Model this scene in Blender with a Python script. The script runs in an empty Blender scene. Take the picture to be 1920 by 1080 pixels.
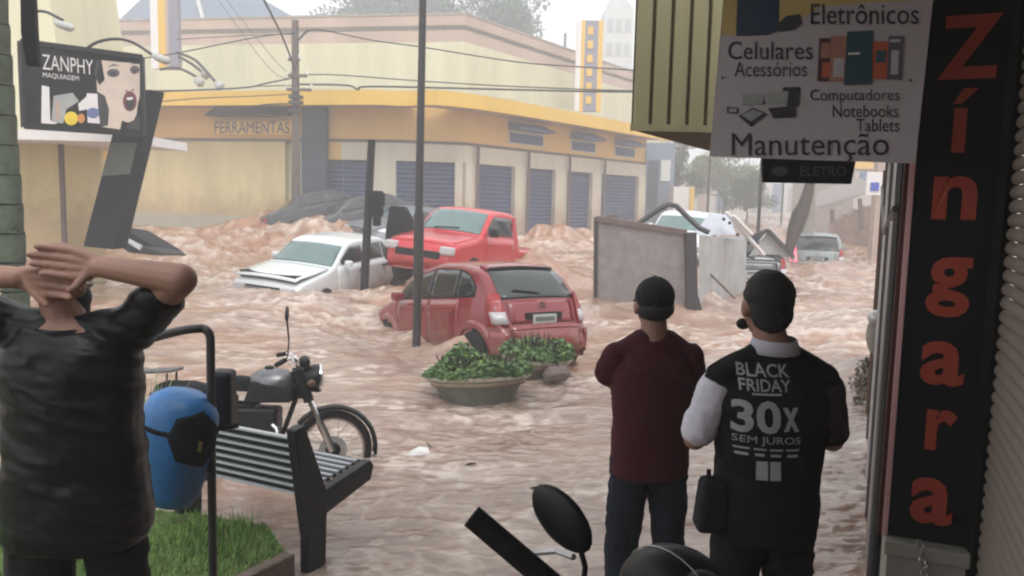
import bpy, bmesh, math, random
import numpy as np
from mathutils import Vector, Matrix, Euler
from mathutils.bvhtree import BVHTree
random.seed(7); np.random.seed(7)
R = math.radians
S = bpy.context.scene
COL = S.collection

# ------------------------------------------------------------------ camera
F = 1500.0
CAMZ = 1.95
PITCH = math.degrees(math.atan(165 / F))
ROLL = 1.3
cd = bpy.data.cameras.new('camera'); cam = bpy.data.objects.new('camera', cd); COL.objects.link(cam)
cd.sensor_width = 36; cd.lens = 36 * F / 1920; cd.clip_end = 1500; cd.clip_start = 0.05
CM = Matrix.Rotation(R(90 - PITCH), 3, 'X') @ Matrix.Rotation(R(ROLL), 3, 'Z')
cam.matrix_world = Matrix.Translation((0, 0, CAMZ)) @ CM.to_4x4()
S.camera = cam
cd.dof.use_dof = False

# ------------------------------------------------------------------ world, sun, exposure
w = bpy.data.worlds.new('World'); S.world = w; w.use_nodes = True
nt = w.node_tree; nt.nodes.clear()
sky = nt.nodes.new('ShaderNodeTexSky'); sky.sky_type = 'NISHITA'; sky.sun_disc = False
sky.sun_elevation = R(55); sky.sun_rotation = R(200); sky.dust_density = 4; sky.air_density = 1.0
hs = nt.nodes.new('ShaderNodeHueSaturation'); hs.inputs['Saturation'].default_value = 0.12
mxw = nt.nodes.new('ShaderNodeMix'); mxw.data_type = 'RGBA'; mxw.inputs[0].default_value = 0.75
mxw.inputs[7].default_value = (9.6, 9.75, 9.9, 1)          # even overcast layer
bg = nt.nodes.new('ShaderNodeBackground'); bg.inputs['Strength'].default_value = 0.09
ow = nt.nodes.new('ShaderNodeOutputWorld')
nt.links.new(sky.outputs[0], hs.inputs['Color']); nt.links.new(hs.outputs[0], mxw.inputs[6])
nt.links.new(mxw.outputs[2], bg.inputs['Color']); nt.links.new(bg.outputs[0], ow.inputs['Surface'])
sd = bpy.data.lights.new('sun', 'SUN'); sd.energy = 0.9; sd.angle = R(25); sd.color = (1, .97, .93)
so = bpy.data.objects.new('sun', sd); COL.objects.link(so)
so.rotation_euler = (R(35), 0, R(200 - 180 + 0)); so.location = (0, 0, 30)
S.view_settings.view_transform = 'Standard'; S.view_settings.look = 'None'
S.view_settings.exposure = 1.16; S.view_settings.gamma = 1.0
S.cycles.use_denoising = True
S.cycles.max_bounces = 7; S.cycles.diffuse_bounces = 3; S.cycles.volume_bounces = 1
S.cycles.filter_width = 2.2
S.cycles.caustics_reflective = False; S.cycles.caustics_refractive = False

# ------------------------------------------------------------------ camera maths for laying things out on the ground plan
def ray(px, py):
    return CM @ Vector(((px - 960) / F, (540 - py) / F, -1))
def at(px, py, Y):
    d = ray(px, py); return Vector((0, 0, CAMZ)) + d * (Y / d.y)

# ------------------------------------------------------------------ materials
MATS = {}
def mat(name, col, rough=.7, metal=0.0, var=.12, scale=6.0, bump=.0, bscale=30.0, spec=.5, col2=None, streak=False, emit=0, coat=0, dirt=0, dsoft=.5, damt=.6):
    if name in MATS: return MATS[name]
    m = bpy.data.materials.new(name); m.use_nodes = True; n = m.node_tree; b = n.nodes['Principled BSDF']
    b.inputs['Roughness'].default_value = rough; b.inputs['Metallic'].default_value = metal
    b.inputs['Specular IOR Level'].default_value = spec
    if rough >= .8: b.inputs['Specular IOR Level'].default_value = .2
    if coat: b.inputs['Coat Weight'].default_value = coat; b.inputs['Coat Roughness'].default_value = .08
    tc = n.nodes.new('ShaderNodeTexCoord'); mp = n.nodes.new('ShaderNodeMapping')
    n.links.new(tc.outputs['Object'], mp.inputs[0])
    if streak: mp.inputs['Scale'].default_value = (1, 1, .12)
    nz = n.nodes.new('ShaderNodeTexNoise'); nz.inputs['Scale'].default_value = scale; nz.inputs['Detail'].default_value = 6
    nz.inputs['Roughness'].default_value = .65
    n.links.new(mp.outputs[0], nz.inputs['Vector'])
    cr = n.nodes.new('ShaderNodeValToRGB'); cr.color_ramp.elements[0].position = .3; cr.color_ramp.elements[1].position = .7
    c = Vector(col)
    lo = Vector(col2) if col2 else c * (1 - var); hi = c * (1 + var) if not col2 else c
    cr.color_ramp.elements[0].color = (*lo, 1); cr.color_ramp.elements[1].color = (*[min(1, v) for v in hi], 1)
    n.links.new(nz.outputs['Fac'], cr.inputs[0]); src = cr.outputs[0]
    if dirt:                                   # dried and splashed mud towards the waterline
        sx = n.nodes.new('ShaderNodeSeparateXYZ'); n.links.new(tc.outputs['Object'], sx.inputs[0])
        n2 = n.nodes.new('ShaderNodeTexNoise'); n2.inputs['Scale'].default_value = 5 if dirt < 1.5 else 1.6; n2.inputs['Detail'].default_value = 8; n2.inputs['Roughness'].default_value = .75
        n.links.new(tc.outputs['Object'], n2.inputs['Vector'])
        a1 = n.nodes.new('ShaderNodeMath'); a1.operation = 'MULTIPLY_ADD'; n.links.new(n2.outputs['Fac'], a1.inputs[0]); a1.inputs[1].default_value = -dsoft*3.2; a1.inputs[2].default_value = dsoft*1.6-dirt
        a2 = n.nodes.new('ShaderNodeMath'); a2.operation = 'ADD'; n.links.new(sx.outputs['Z'], a2.inputs[0]); n.links.new(a1.outputs[0], a2.inputs[1])
        m3 = n.nodes.new('ShaderNodeMapRange'); m3.inputs[1].default_value = dsoft*.5; m3.inputs[2].default_value = -dsoft*.5; m3.inputs[3].default_value = 0; m3.inputs[4].default_value = damt
        n.links.new(a2.outputs[0], m3.inputs[0])
        mx = n.nodes.new('ShaderNodeMix'); mx.data_type = 'RGBA'; n.links.new(m3.outputs[0], mx.inputs[0]); n.links.new(src, mx.inputs[6]); mx.inputs[7].default_value = (.30, .19, .13, 1); src = mx.outputs[2]
    n.links.new(src, b.inputs['Base Color'])
    if bump:
        nb = n.nodes.new('ShaderNodeTexNoise'); nb.inputs['Scale'].default_value = bscale; nb.inputs['Detail'].default_value = 5
        n.links.new(mp.outputs[0], nb.inputs['Vector'])
        bp = n.nodes.new('ShaderNodeBump'); bp.inputs['Strength'].default_value = bump; bp.inputs['Distance'].default_value = .02
        n.links.new(nb.outputs['Fac'], bp.inputs['Height']); n.links.new(bp.outputs[0], b.inputs['Normal'])
    if emit:
        n.links.new(cr.outputs[0], b.inputs['Emission Color']); b.inputs['Emission Strength'].default_value = emit
    MATS[name] = m; return m

M_cream = mat('cream_wall', (.62, .52, .29), .85, var=.16, scale=1.1, streak=True, dirt=1.7, dsoft=.8, damt=.5)
M_cream2 = mat('pale_cream_wall', (.64, .60, .42), .85, var=.13, scale=1.0, streak=True)
M_pink = mat('pink_wall', (.50, .38, .31), .85, var=.13, scale=.6, streak=True)
M_orange = mat('ochre_wall', (.74, .48, .17), .85, var=.10, scale=.4)
M_yellow = mat('yellow_fascia', (.74, .47, .08), .7, var=.10, scale=1.0, streak=True)
M_pillar = mat('pillar_paint', (.62, .57, .46), .8, var=.10, scale=2, streak=True, dirt=1.7, dsoft=.8, damt=.5)
M_shut = mat('blue_shutter', (.032, .052, .125), .6, var=.25, scale=1.5, streak=True)
M_darkblue = mat('dark_blue_column', (.035, .05, .08), .6, var=.2, scale=2)
M_roofblue = mat('blue_grey_roof', (.16, .22, .32), .7, var=.1, scale=1)
M_concrete = mat('concrete', (.30, .28, .25), .9, var=.2, scale=5, bump=.3, bscale=40)
M_black = mat('black_paint', (.008, .009, .011), .45, var=.3, scale=10, spec=.3)
M_blackmat = mat('black_matte', (.010, .011, .014), .85, var=.3, scale=10)
M_rubber = mat('rubber', (.015, .014, .014), .8, var=.3, scale=20, bump=.3, bscale=80)
M_pole = mat('dark_pole', (.035, .033, .035), .5, var=.3, scale=8, streak=True)
M_woodpole = mat('weathered_pole', (.13, .105, .09), .9, var=.25, scale=6, streak=True)
M_steel = mat('steel', (.42, .42, .43), .3, metal=.9, var=.1)
M_chrome = mat('chrome', (.75, .75, .76), .12, metal=1, var=.05)
M_alu = mat('alloy', (.55, .55, .56), .4, metal=.7, var=.15, scale=20)
M_white = mat('white_paint', (.78, .78, .78), .4, var=.05, scale=3)
M_glass = mat('dark_glass', (.012, .018, .02), .06, var=.1, scale=3, spec=.8)
M_glasst = mat('teal_glass', (.10, .17, .17), .08, var=.15, scale=3, spec=.8)
M_redcar = mat('dark_red_paint', (.20, .004, .011), .25, var=.10, scale=2.5, dirt=.55, dsoft=.35, damt=.30, coat=.7)
M_redpick = mat('bright_red_paint', (.52, .006, .02), .32, var=.08, scale=2.5, dirt=.55, dsoft=.35, damt=.30, coat=.7)
M_whitecar = mat('white_car_paint', (.70, .74, .76), .3, var=.06, scale=2.5, dirt=.55, dsoft=.35, damt=.55, coat=.6)
M_silver = mat('silver_car_paint', (.20, .24, .235), .35, var=.08, scale=2.5, dirt=.55, dsoft=.35, damt=.55, coat=.5)
M_darkcar = mat('dark_car_paint', (.018, .024, .034), .3, var=.2, scale=2.5, coat=.6)
M_taill = mat('red_lens', (.30, .015, .02), .2, var=.1, scale=20)
M_clear = mat('clear_lens', (.48, .46, .48), .15, var=.15, scale=40)
M_plate = mat('number_plate', (.42, .44, .42), .5, var=.1)
M_skin = mat('skin_tan', (.36, .195, .145), .5, var=.10, scale=12, bump=.08, bscale=120)
M_skin2 = mat('skin_fair', (.27, .14, .10), .5, var=.10, scale=12)
M_hair = mat('black_hair', (.010, .009, .010), .65, var=.4, scale=60, bump=.6, bscale=200)
M_hairs = mat('short_stubble', (.10, .06, .045), .7, var=.2, scale=80, bump=.3, bscale=300)
M_tshirt = mat('wet_black_shirt', (.006, .0065, .008), .33, var=.25, scale=8, bump=.12, bscale=14, spec=.22)
M_maroon = mat('maroon_shirt', (.060, .010, .018), .85, var=.15, scale=8, bump=.2, bscale=18)
M_vest = mat('black_vest', (.008, .008, .010), .85, var=.2, scale=8, bump=.2, bscale=14)
M_whitesh = mat('white_shirt', (.62, .60, .68), .8, var=.05, scale=8, bump=.2, bscale=14)
M_shadesleeve = mat('shaded_sleeve', (.035, .024, .030), .85, var=.15, scale=8, bump=.2, bscale=18)  # the shirt's other sleeve, its shade put into the colour
M_navy = mat('navy_jeans', (.012, .017, .026), .85, var=.25, scale=20, bump=.2, bscale=25)
M_trouser = mat('black_trousers', (.007, .007, .009), .8, var=.25, scale=10, bump=.2, bscale=18)
M_leaf = mat('planter_leaves', (.15, .25, .085), .5, var=.5, scale=6, col2=(.05, .12, .04))
M_leaf2 = mat('bright_leaves', (.22, .33, .06), .5, var=.3, scale=8)
M_grass = mat('grass_blades', (.13, .27, .045), .6, scale=3, col2=(.07, .17, .03))
M_soil = mat('lawn_soil', (.09, .12, .04), .95, var=.3, scale=12, bump=.4, bscale=60)
M_treeleaf = mat('tree_leaves', (.055, .11, .05), .6, scale=.4, col2=(.03, .065, .035))
M_bark = mat('bark', (.06, .048, .038), .95, var=.3, scale=5, bump=.5, bscale=20, streak=True)
M_palmbark = mat('palm_bark', (.105, .12, .09), .9, var=.3, scale=8, bump=.5, bscale=40)
M_print = mat('sign_white', (.50, .45, .48), .5, var=.05, scale=3)
M_printy = mat('sign_yellow', (.55, .42, .16), .5, var=.1, scale=3)
M_letter = mat('dark_lettering', (.035, .035, .045), .5, var=.1)
M_zred = mat('red_lettering', (.42, .055, .03), .5, var=.08, scale=6)
M_pinkstrip = mat('pink_edge_strip', (.72, .42, .43), .5, var=.08, scale=3, streak=True)
M_awn = mat('yellow_metal_cladding', (.25, .225, .125), .5, var=.15, scale=3, streak=True)
M_awnd = mat('cladding_soffit', (.10, .085, .05), .8, var=.2, scale=4)
M_slat = mat('shutter_metal', (.235, .195, .165), .55, var=.15, scale=4, streak=False)
M_ledge = mat('painted_ledge', (.32, .31, .27), .8, var=.12, scale=8)
M_blue = mat('blue_plastic', (.03, .165, .42), .4, var=.25, scale=9)
M_bluef = mat('faded_blue_print', (.12, .16, .32), .6, var=.15, scale=3)
M_grey = mat('grey_panel', (.27, .25, .25), .8, var=.22, scale=5, bump=.3, bscale=40)
M_lgrey = mat('light_grey_panel', (.36, .37, .365), .6, var=.2, scale=2.5)
M_brown = mat('brown_trim', (.16, .12, .11), .8, var=.2, scale=6)
M_greenpot = mat('glazed_planter', (.17, .20, .16), .6, var=.15, scale=6, col2=(.11, .12, .10))
M_face = mat('poster_face', (.62, .52, .44), .6, var=.08, scale=5)
M_poster = mat('poster_black', (.009, .010, .012), .7, var=.25, scale=3, spec=.15)
M_pale = mat('haze_pale_wall', (.60, .60, .57), .9, var=.08, scale=.3)  # walls whitened, extra distance haze put into the paint
M_vestprint = mat('vest_print', (.33, .33, .36), .8, var=.1)
M_wetpave = mat('wet_pavement', (.11, .075, .06), .25, var=.3, scale=5, bump=.2, bscale=30)
M_ground = mat('ground_soil', (.20, .14, .10), .9, var=.2, scale=1)
M_ceil = mat('canopy_soffit', (.12, .11, .10), .9, var=.1)
M_cable = mat('cable', (.03, .03, .035), .7, var=.1)
M_lampw = mat('lamp_white', (.75, .73, .72), .5, var=.05)

# ------------------------------------------------------------------ mesh helpers
class MB:
    def __init__(s): s.v = []; s.f = []
    def add(s, vs, fs):
        o = len(s.v); s.v += [Vector(p) for p in vs]; s.f += [tuple(i + o for i in f) for f in fs]; return s
    def box(s, c, d, rot=None):
        x, y, z = d[0] / 2, d[1] / 2, d[2] / 2
        vs = [Vector(p) for p in ((-x,-y,-z),(x,-y,-z),(x,y,-z),(-x,y,-z),(-x,-y,z),(x,-y,z),(x,y,z),(-x,y,z))]
        if rot is not None:
            m = rot if isinstance(rot, Matrix) else Euler(rot).to_matrix()
            vs = [m @ p for p in vs]
        c = Vector(c)
        return s.add([p + c for p in vs], [(0,3,2,1),(4,5,6,7),(0,1,5,4),(1,2,6,5),(2,3,7,6),(3,0,4,7)])
    def hexa(s, bot, top):          # bot, top: four points each, same order
        return s.add(list(bot) + list(top), [(3,2,1,0),(4,5,6,7),(0,1,5,4),(1,2,6,5),(2,3,7,6),(3,0,4,7)])
    def slab(s, pts, n):            # polygon pts extruded along vector n
        k = len(pts); n = Vector(n)
        vs = [Vector(p) for p in pts] + [Vector(p) + n for p in pts]
        return s.add(vs, [tuple(range(k))[::-1], tuple(range(k, 2 * k))] + [(i, (i + 1) % k, (i + 1) % k + k, i + k) for i in range(k)])
    def bar(s, a, b, w, h=None, up=(0, 0, 1)):
        a, b = Vector(a), Vector(b); h = h or w; d = (b - a).normalized(); u = Vector(up)
        if abs(d.dot(u)) > .98: u = Vector((0, 1, 0))
        x = d.cross(u).normalized() * w / 2; y = x.cross(d).normalized() * h / 2
        return s.hexa([a - x - y, a + x - y, a + x + y, a - x + y], [b - x - y, b + x - y, b + x + y, b - x + y])
    def tube(s, pts, r, seg=8, cap=True):
        pts = [Vector(p) for p in pts]; n = len(pts); rs = list(r) if isinstance(r, (list, tuple)) else [r] * n
        if len(rs) != n: rs = list(np.interp(np.linspace(0,1,n), np.linspace(0,1,len(rs)), rs))
        vs = []; prev = None
        for i, p in enumerate(pts):
            d = (pts[min(i + 1, n - 1)] - pts[max(i - 1, 0)]).normalized()
            if prev is None:
                u = Vector((0, 0, 1)) if abs(d.z) < .9 else Vector((1, 0, 0)); x = d.cross(u).normalized()
            else: x = (prev - d * prev.dot(d)).normalized()
            prev = x; y = d.cross(x)
            for k in range(seg):
                a = 2 * math.pi * k / seg; vs.append(p + (x * math.cos(a) + y * math.sin(a)) * rs[i])
        fs = [(i*seg+k, i*seg+(k+1)%seg, (i+1)*seg+(k+1)%seg, (i+1)*seg+k) for i in range(n-1) for k in range(seg)]
        if cap: fs += [tuple(range(seg))[::-1], tuple(range((n-1)*seg, n*seg))]
        return s.add(vs, fs)
    def lathe(s, prof, c=(0,0,0), seg=24, rot=None, sc=(1,1,1)):   # prof: (r,z)
        vs = []; c = Vector(c)
        for r, z in prof:
            for k in range(seg):
                a = 2*math.pi*k/seg; p = Vector((r*math.cos(a)*sc[0], r*math.sin(a)*sc[1], z*sc[2]))
                if rot is not None: p = rot @ p
                vs.append(p + c)
        n = len(prof)
        fs = [(i*seg+k, i*seg+(k+1)%seg, (i+1)*seg+(k+1)%seg, (i+1)*seg+k) for i in range(n-1) for k in range(seg)]
        fs += [tuple(range(seg))[::-1], tuple(range((n-1)*seg, n*seg))]
        return s.add(vs, fs)
    def ell(s, c, r, rot=None, u=16, v=10):
        prof = [(max(1e-4, math.sin(math.pi*i/v)), -math.cos(math.pi*i/v)) for i in range(v+1)]
        vs = []; c = Vector(c); r = r if isinstance(r, (tuple, list)) else (r, r, r)
        for q, z in prof:
            for k in range(u):
                a = 2*math.pi*k/u; p = Vector((q*math.cos(a)*r[0], q*math.sin(a)*r[1], z*r[2]))
                if rot is not None: p = rot @ p
                vs.append(p + c)
        n = len(prof)
        fs = [(i*u+k, i*u+(k+1)%u, (i+1)*u+(k+1)%u, (i+1)*u+k) for i in range(n-1) for k in range(u)]
        fs += [tuple(range(u))[::-1], tuple(range((n-1)*u, n*u))]
        return s.add(vs, fs)
    def cap(s, a, ra, b, rb, seg=12):
        a, b = Vector(a), Vector(b); d = b - a; L = d.length
        if L < 1e-6: return s.ell(a, ra)
        d /= L; u = Vector((0,0,1)) if abs(d.z) < .9 else Vector((1,0,0)); x = d.cross(u).normalized(); y = d.cross(x)
        st = [(-ra*math.cos(t), ra*math.sin(t)) for t in (.02, .4, .8, 1.2)] + [(0, ra), (L, rb)] + [(L + rb*math.cos(t), rb*math.sin(t)) for t in (1.2, .8, .4, .02)]
        vs = []
        for h, q in st:
            for k in range(seg):
                t = 2*math.pi*k/seg; vs.append(a + d*h + (x*math.cos(t) + y*math.sin(t))*q)
        n = len(st)
        fs = [(i*seg+k, i*seg+(k+1)%seg, (i+1)*seg+(k+1)%seg, (i+1)*seg+k) for i in range(n-1) for k in range(seg)]
        fs += [tuple(range(seg))[::-1], tuple(range((n-1)*seg, n*seg))]
        return s.add(vs, fs)
    def rings(s, rr, seg=28, ex=2.3):       # (cx,cy,cz,rx,ry) stacked
        vs = []
        for cx, cy, cz, rx, ry in rr:
            for k in range(seg):
                a = 2*math.pi*k/seg; ca, sa = math.cos(a), math.sin(a)
                vs.append(Vector((cx + rx*math.copysign(abs(ca)**(2/ex), ca), cy + ry*math.copysign(abs(sa)**(2/ex), sa), cz)))
        n = len(rr)
        fs = [(i*seg+k, i*seg+(k+1)%seg, (i+1)*seg+(k+1)%seg, (i+1)*seg+k) for i in range(n-1) for k in range(seg)]
        fs += [tuple(range(seg))[::-1], tuple(range((n-1)*seg, n*seg))]
        return s.add(vs, fs)
    def build(s, name, m, parent=None, world=True, smooth=False, bevel=0, solid=0, kind=None, ang=35):
        me = bpy.data.meshes.new(name)
        vs = s.v
        if parent is not None and world:
            inv = parent.matrix_basis.inverted(); vs = [inv @ p for p in vs]
        me.from_pydata([tuple(p) for p in vs], [], s.f); me.update()
        bm = bmesh.new(); bm.from_mesh(me); bmesh.ops.recalc_face_normals(bm, faces=bm.faces); bm.to_mesh(me); bm.free()
        if smooth:
            me.polygons.foreach_set('use_smooth', [True] * len(me.polygons)); me.set_sharp_from_angle(angle=R(ang))
        me.materials.append(m)
        o = bpy.data.objects.new(name, me); COL.objects.link(o)
        if parent is not None: o.parent = parent
        if solid:
            md = o.modifiers.new('solid', 'SOLIDIFY'); md.thickness = solid; md.offset = -1
        if bevel:
            md = o.modifiers.new('bevel', 'BEVEL'); md.width = bevel; md.segments = 2; md.limit_method = 'ANGLE'; md.angle_limit = R(40)
        if kind: o['kind'] = kind
        return o

def tag(o, label, cat, group=None):
    o['label'] = label; o['category'] = cat
    if group: o['group'] = group
    return o
def thing(name, label, cat, loc=(0,0,0), rot=(0,0,0), group=None):
    o = bpy.data.objects.new(name, None); COL.objects.link(o)
    o.matrix_basis = Matrix.Translation(loc) @ Euler(rot).to_matrix().to_4x4()
    o.empty_display_size = .1
    return tag(o, label, cat, group)

def organic(mb, name, m, parent, voxel=.009, it=8, disp=None, world=True):
    me = bpy.data.meshes.new('tmp'); me.from_pydata([tuple(p) for p in mb.v], [], mb.f)
    bm = bmesh.new(); bm.from_mesh(me); bmesh.ops.recalc_face_normals(bm, faces=bm.faces); bm.to_mesh(me); bm.free()
    o = bpy.data.objects.new('tmp', me); COL.objects.link(o)
    rm = o.modifiers.new('r', 'REMESH'); rm.mode = 'VOXEL'; rm.voxel_size = voxel
    sm = o.modifiers.new('s', 'SMOOTH'); sm.factor = .5; sm.iterations = it
    dg = bpy.context.evaluated_depsgraph_get(); dg.update()
    ne = bpy.data.meshes.new_from_object(o.evaluated_get(dg)); bpy.data.objects.remove(o)
    n = len(ne.vertices); co = np.empty(n*3); ne.vertices.foreach_get('co', co); co = co.reshape(-1, 3)
    if disp:
        no = np.empty(n*3); ne.vertices.foreach_get('normal', no); no = no.reshape(-1, 3)
        co = co + no * disp(co, no)[:, None]
    if parent is not None and world:
        inv = np.array(parent.matrix_basis.inverted()); co = co @ inv[:3, :3].T + inv[:3, 3]
    ne.vertices.foreach_set('co', co.ravel()); ne.update()
    ne.polygons.foreach_set('use_smooth', [True] * len(ne.polygons))
    ne.name = name; ne.materials.clear(); ne.materials.append(m)
    r = bpy.data.objects.new(name, ne); COL.objects.link(r)
    if parent is not None: r.parent = parent
    return r

# numpy value noise
def _h(ix, iy, s):
    n = (ix.astype(np.int64) * 374761393 + iy.astype(np.int64) * 668265263 + s * 982451653) & 0xffffffff
    n = ((n ^ (n >> 13)) * 1274126177) & 0xffffffff
    return ((n ^ (n >> 16)) & 0xffff) / 65535.0
def vnoise(x, y, s=0):
    ix = np.floor(x); iy = np.floor(y); fx = x - ix; fy = y - iy
    fx = fx*fx*fx*(fx*(fx*6-15)+10); fy = fy*fy*fy*(fy*(fy*6-15)+10)
    a = _h(ix, iy, s); b = _h(ix+1, iy, s); c = _h(ix, iy+1, s); d = _h(ix+1, iy+1, s)
    return (a*(1-fx)+b*fx)*(1-fy) + (c*(1-fx)+d*fx)*fy
def fbm(x, y, s=0, o=4, g=.5):
    t = 0; a = 1; n = 0
    for i in range(o):
        t = t + a*vnoise(x, y, s+i); n += a; a *= g; x = x*2.03+5.1; y = y*2.03+1.7
    return t/n

# text as flat lettering
def text_polys(txt, bold=0.0, res=3):
    cu = bpy.data.curves.new('t', 'FONT'); cu.body = txt; cu.size = 1; cu.offset = bold; cu.resolution_u = res
    o = bpy.data.objects.new('t', cu); COL.objects.link(o)
    dg = bpy.context.evaluated_depsgraph_get(); dg.update()
    me = bpy.data.meshes.new_from_object(o.evaluated_get(dg))
    vs = [Vector(v.co) for v in me.vertices]; fs = [tuple(p.vertices) for p in me.polygons]
    bpy.data.objects.remove(o); bpy.data.meshes.remove(me); return vs, fs

class Plane:
    def __init__(s, O, U, V):
        s.O = Vector(O); s.U = Vector(U).normalized(); s.V = Vector(V).normalized(); s.N = s.U.cross(s.V).normalized()
        if s.N.dot(s.O - Vector((0,0,CAMZ))) > 0: s.N = -s.N        # towards the viewer
    def p(s, u, v, off=0): return s.O + s.U*u + s.V*v + s.N*off
    def uv(s, px, py):
        d = ray(px, py); o = Vector((0,0,CAMZ)); t = (s.O - o).dot(s.N)/d.dot(s.N); q = o + d*t - s.O
        # solve in U,V (may be non-orthogonal)
        uu, vv, uvd = 1, 1, s.U.dot(s.V); a, b = q.dot(s.U), q.dot(s.V); det = 1 - uvd*uvd
        return ((a - b*uvd)/det, (b - a*uvd)/det)
    def poly(s, mb, pts, off, px=True):
        q = [s.uv(*p) if px else p for p in pts]; k = len(mb.v)
        mb.v += [s.p(u, v, off) for u, v in q]; mb.f.append(tuple(range(k, k+len(q)))); return mb
    def rect(s, mb, x0, y0, x1, y1, off, px=True):
        return s.poly(mb, [(x0,y0),(x1,y0),(x1,y1),(x0,y1)], off, px)
    def text(s, mb, txt, x0, y0, x1, y1, off, bold=0.0, px=True):   # box given by corners
        a = s.uv(x0, y1) if px else (x0, y1); b = s.uv(x1, y1) if px else (x1, y1); c = s.uv(x0, y0) if px else (x0, y0)
        a, b, c = Vector(a), Vector(b), Vector(c)
        vs, fs = text_polys(txt, bold)
        xs = [v.x for v in vs]; ys = [v.y for v in vs]; wx = max(xs)-min(xs); wy = max(ys)-min(ys)
        out = []
        for v in vs:
            q = a + (b-a)*((v.x-min(xs))/wx) + (c-a)*((v.y-min(ys))/wy); out.append(s.p(q.x, q.y, off))
        return mb.add(out, fs)

# ================================================================== GROUND AND WATER
g = MB(); g.add([(-400,-60,-2.2),(400,-60,-2.2),(400,500,-1.2),(-400,500,-1.2)], [(0,1,2,3)])
g.build('ground', M_ground, kind='structure')
pv = MB(); pv.box((0.6, 0.0, -.20), (9.5, 9.0, .16)); pv.build('pavement', M_wetpave, kind='structure')

CP = [(1500,1080,4.15),(950,1080,4.15),(300,1080,4.1),(750,900,5.65),(300,900,5.6),(1500,900,5.7),(900,760,8.3),(500,760,8.1),(1400,760,8.2),
      (780,655,11.2),(1120,690,11.7),(1250,640,12),(850,612,13.2),(700,582,15),(500,553,15.3),(650,535,17),(430,490,20.5),(200,470,22),(300,440,27),(400,432,30),
      (100,425,31),(560,470,23.5),(1000,480,21),(1050,462,25),(1200,566,15),(1120,545,15.5),(1590,503,25),(1600,440,38),(1600,560,17),(1620,650,11.5),
      (1600,800,7.1),(1400,422,45),(1400,404,80),(880,470,22),(700,432,27),(1300,500,22),(1700,800,7.1),(1750,560,17),(1900,480,30),(0,600,12),(-300,520,18)]
cpw = [at(*c) for c in CP]
cu_ = np.array([p.x/p.y*2.2 for p in cpw]); cv_ = np.array([math.log(p.y)*1.6 for p in cpw]); cz_ = np.array([p.z for p in cpw])
def water_base(X, Y):
    u = X/Y*2.2; v = np.log(Y)*1.6; num = 0; den = 0
    for a, b, z in zip(cu_, cv_, cz_):
        wt = 1/((u-a)**2+(v-b)**2+.03)**1.6; num = num+wt*z; den = den+wt
    return num/den
BUMPS = [  # px, py, Y, height, half-width x, half-depth y
    (620,420,24.3,.45,1.3,.5),(740,412,24.0,.35,1.0,.5),(500,418,26.0,.75,2.2,.8),(420,440,24,.45,1.8,.9),(590,425,25,.55,1.4,.9),(360,455,22,.35,1.6,.8),(660,405,25.5,.55,.8,.7),(250,440,25,.3,1.8,1.0),
    (640,415,23.5,.35,1.2,.5),(1040,440,25.5,.65,1.1,.7),(1000,455,23.5,.35,1.0,.6),(1100,455,24,.30,.8,.6),(1090,430,28,.5,.9,.6),
    (855,622,12.5,.20,.35,.25),(900,640,12.0,.10,.3,.25),(720,585,15.2,.12,.5,.4),(480,560,14.6,.10,1.0,.4),
    (1050,770,7.9,.06,.8,.25),(900,785,7.7,.05,.7,.2),(1620,450,34,.5,2.0,1.2),(1560,520,22,.25,1.0,.5),(1600,620,12.5,.12,.9,.5),(1640,700,9.6,.20,.35,.6),
    (1230,590,14.4,.14,1.0,.3),(1330,575,15,.25,.7,.4),(690,515,18,.15,.8,.4),(560,520,18,.1,.8,.4),(1660,820,6.8,.10,.3,.6),(1005,480,17.5,.35,1.0,.9),(800,560,13.4,.10,.9,.6),(590,560,14.3,.12,.8,.5),(650,545,15.6,.15,.9,.6),(1060,470,19,.25,1.0,.9),(865,636,10.8,.20,.60,.30),(905,640,10.9,.16,.3,.2),(815,606,12.0,.24,.5,.3),(745,592,13.2,.16,.5,.4),(960,470,16.5,.35,.6,.8),(1000,455,17.4,.45,.7,.7),(760,520,14.9,.30,.6,.4),(830,500,14.6,.2,.7,.4)]
bw = [(at(a,b,c), h, sx, sy) for a,b,c,h,sx,sy in BUMPS]
yl = [1.2, 1.8, 2.4, 2.9]; y_ = 3.2
while y_ < 125: yl.append(y_); y_ += .0031*y_**1.2
yy = np.array(yl); NR, NC = len(yy), 800
tt = np.linspace(-1, 1, NC)
Yg = np.repeat(yy[:, None], NC, 1); Xg = tt[None, :]*(yy[:, None]*.95+2.5)
Z = water_base(Xg, Yg)
for p, h, sx, sy in bw:
    dx = (Xg-p.x)/sx; dy = (Yg-p.y)/sy; k = np.exp(-(dx*dx+dy*dy))
    Z = Z + h*k*(.55+.9*fbm(Xg*1.6+3, Yg*1.6, 77, 4))
amp = np.interp(Yg, [1, 4, 7, 9, 13, 20, 30, 60, 120], [.006, .011, .024, .055, .095, .16, .19, .15, .1])
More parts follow.
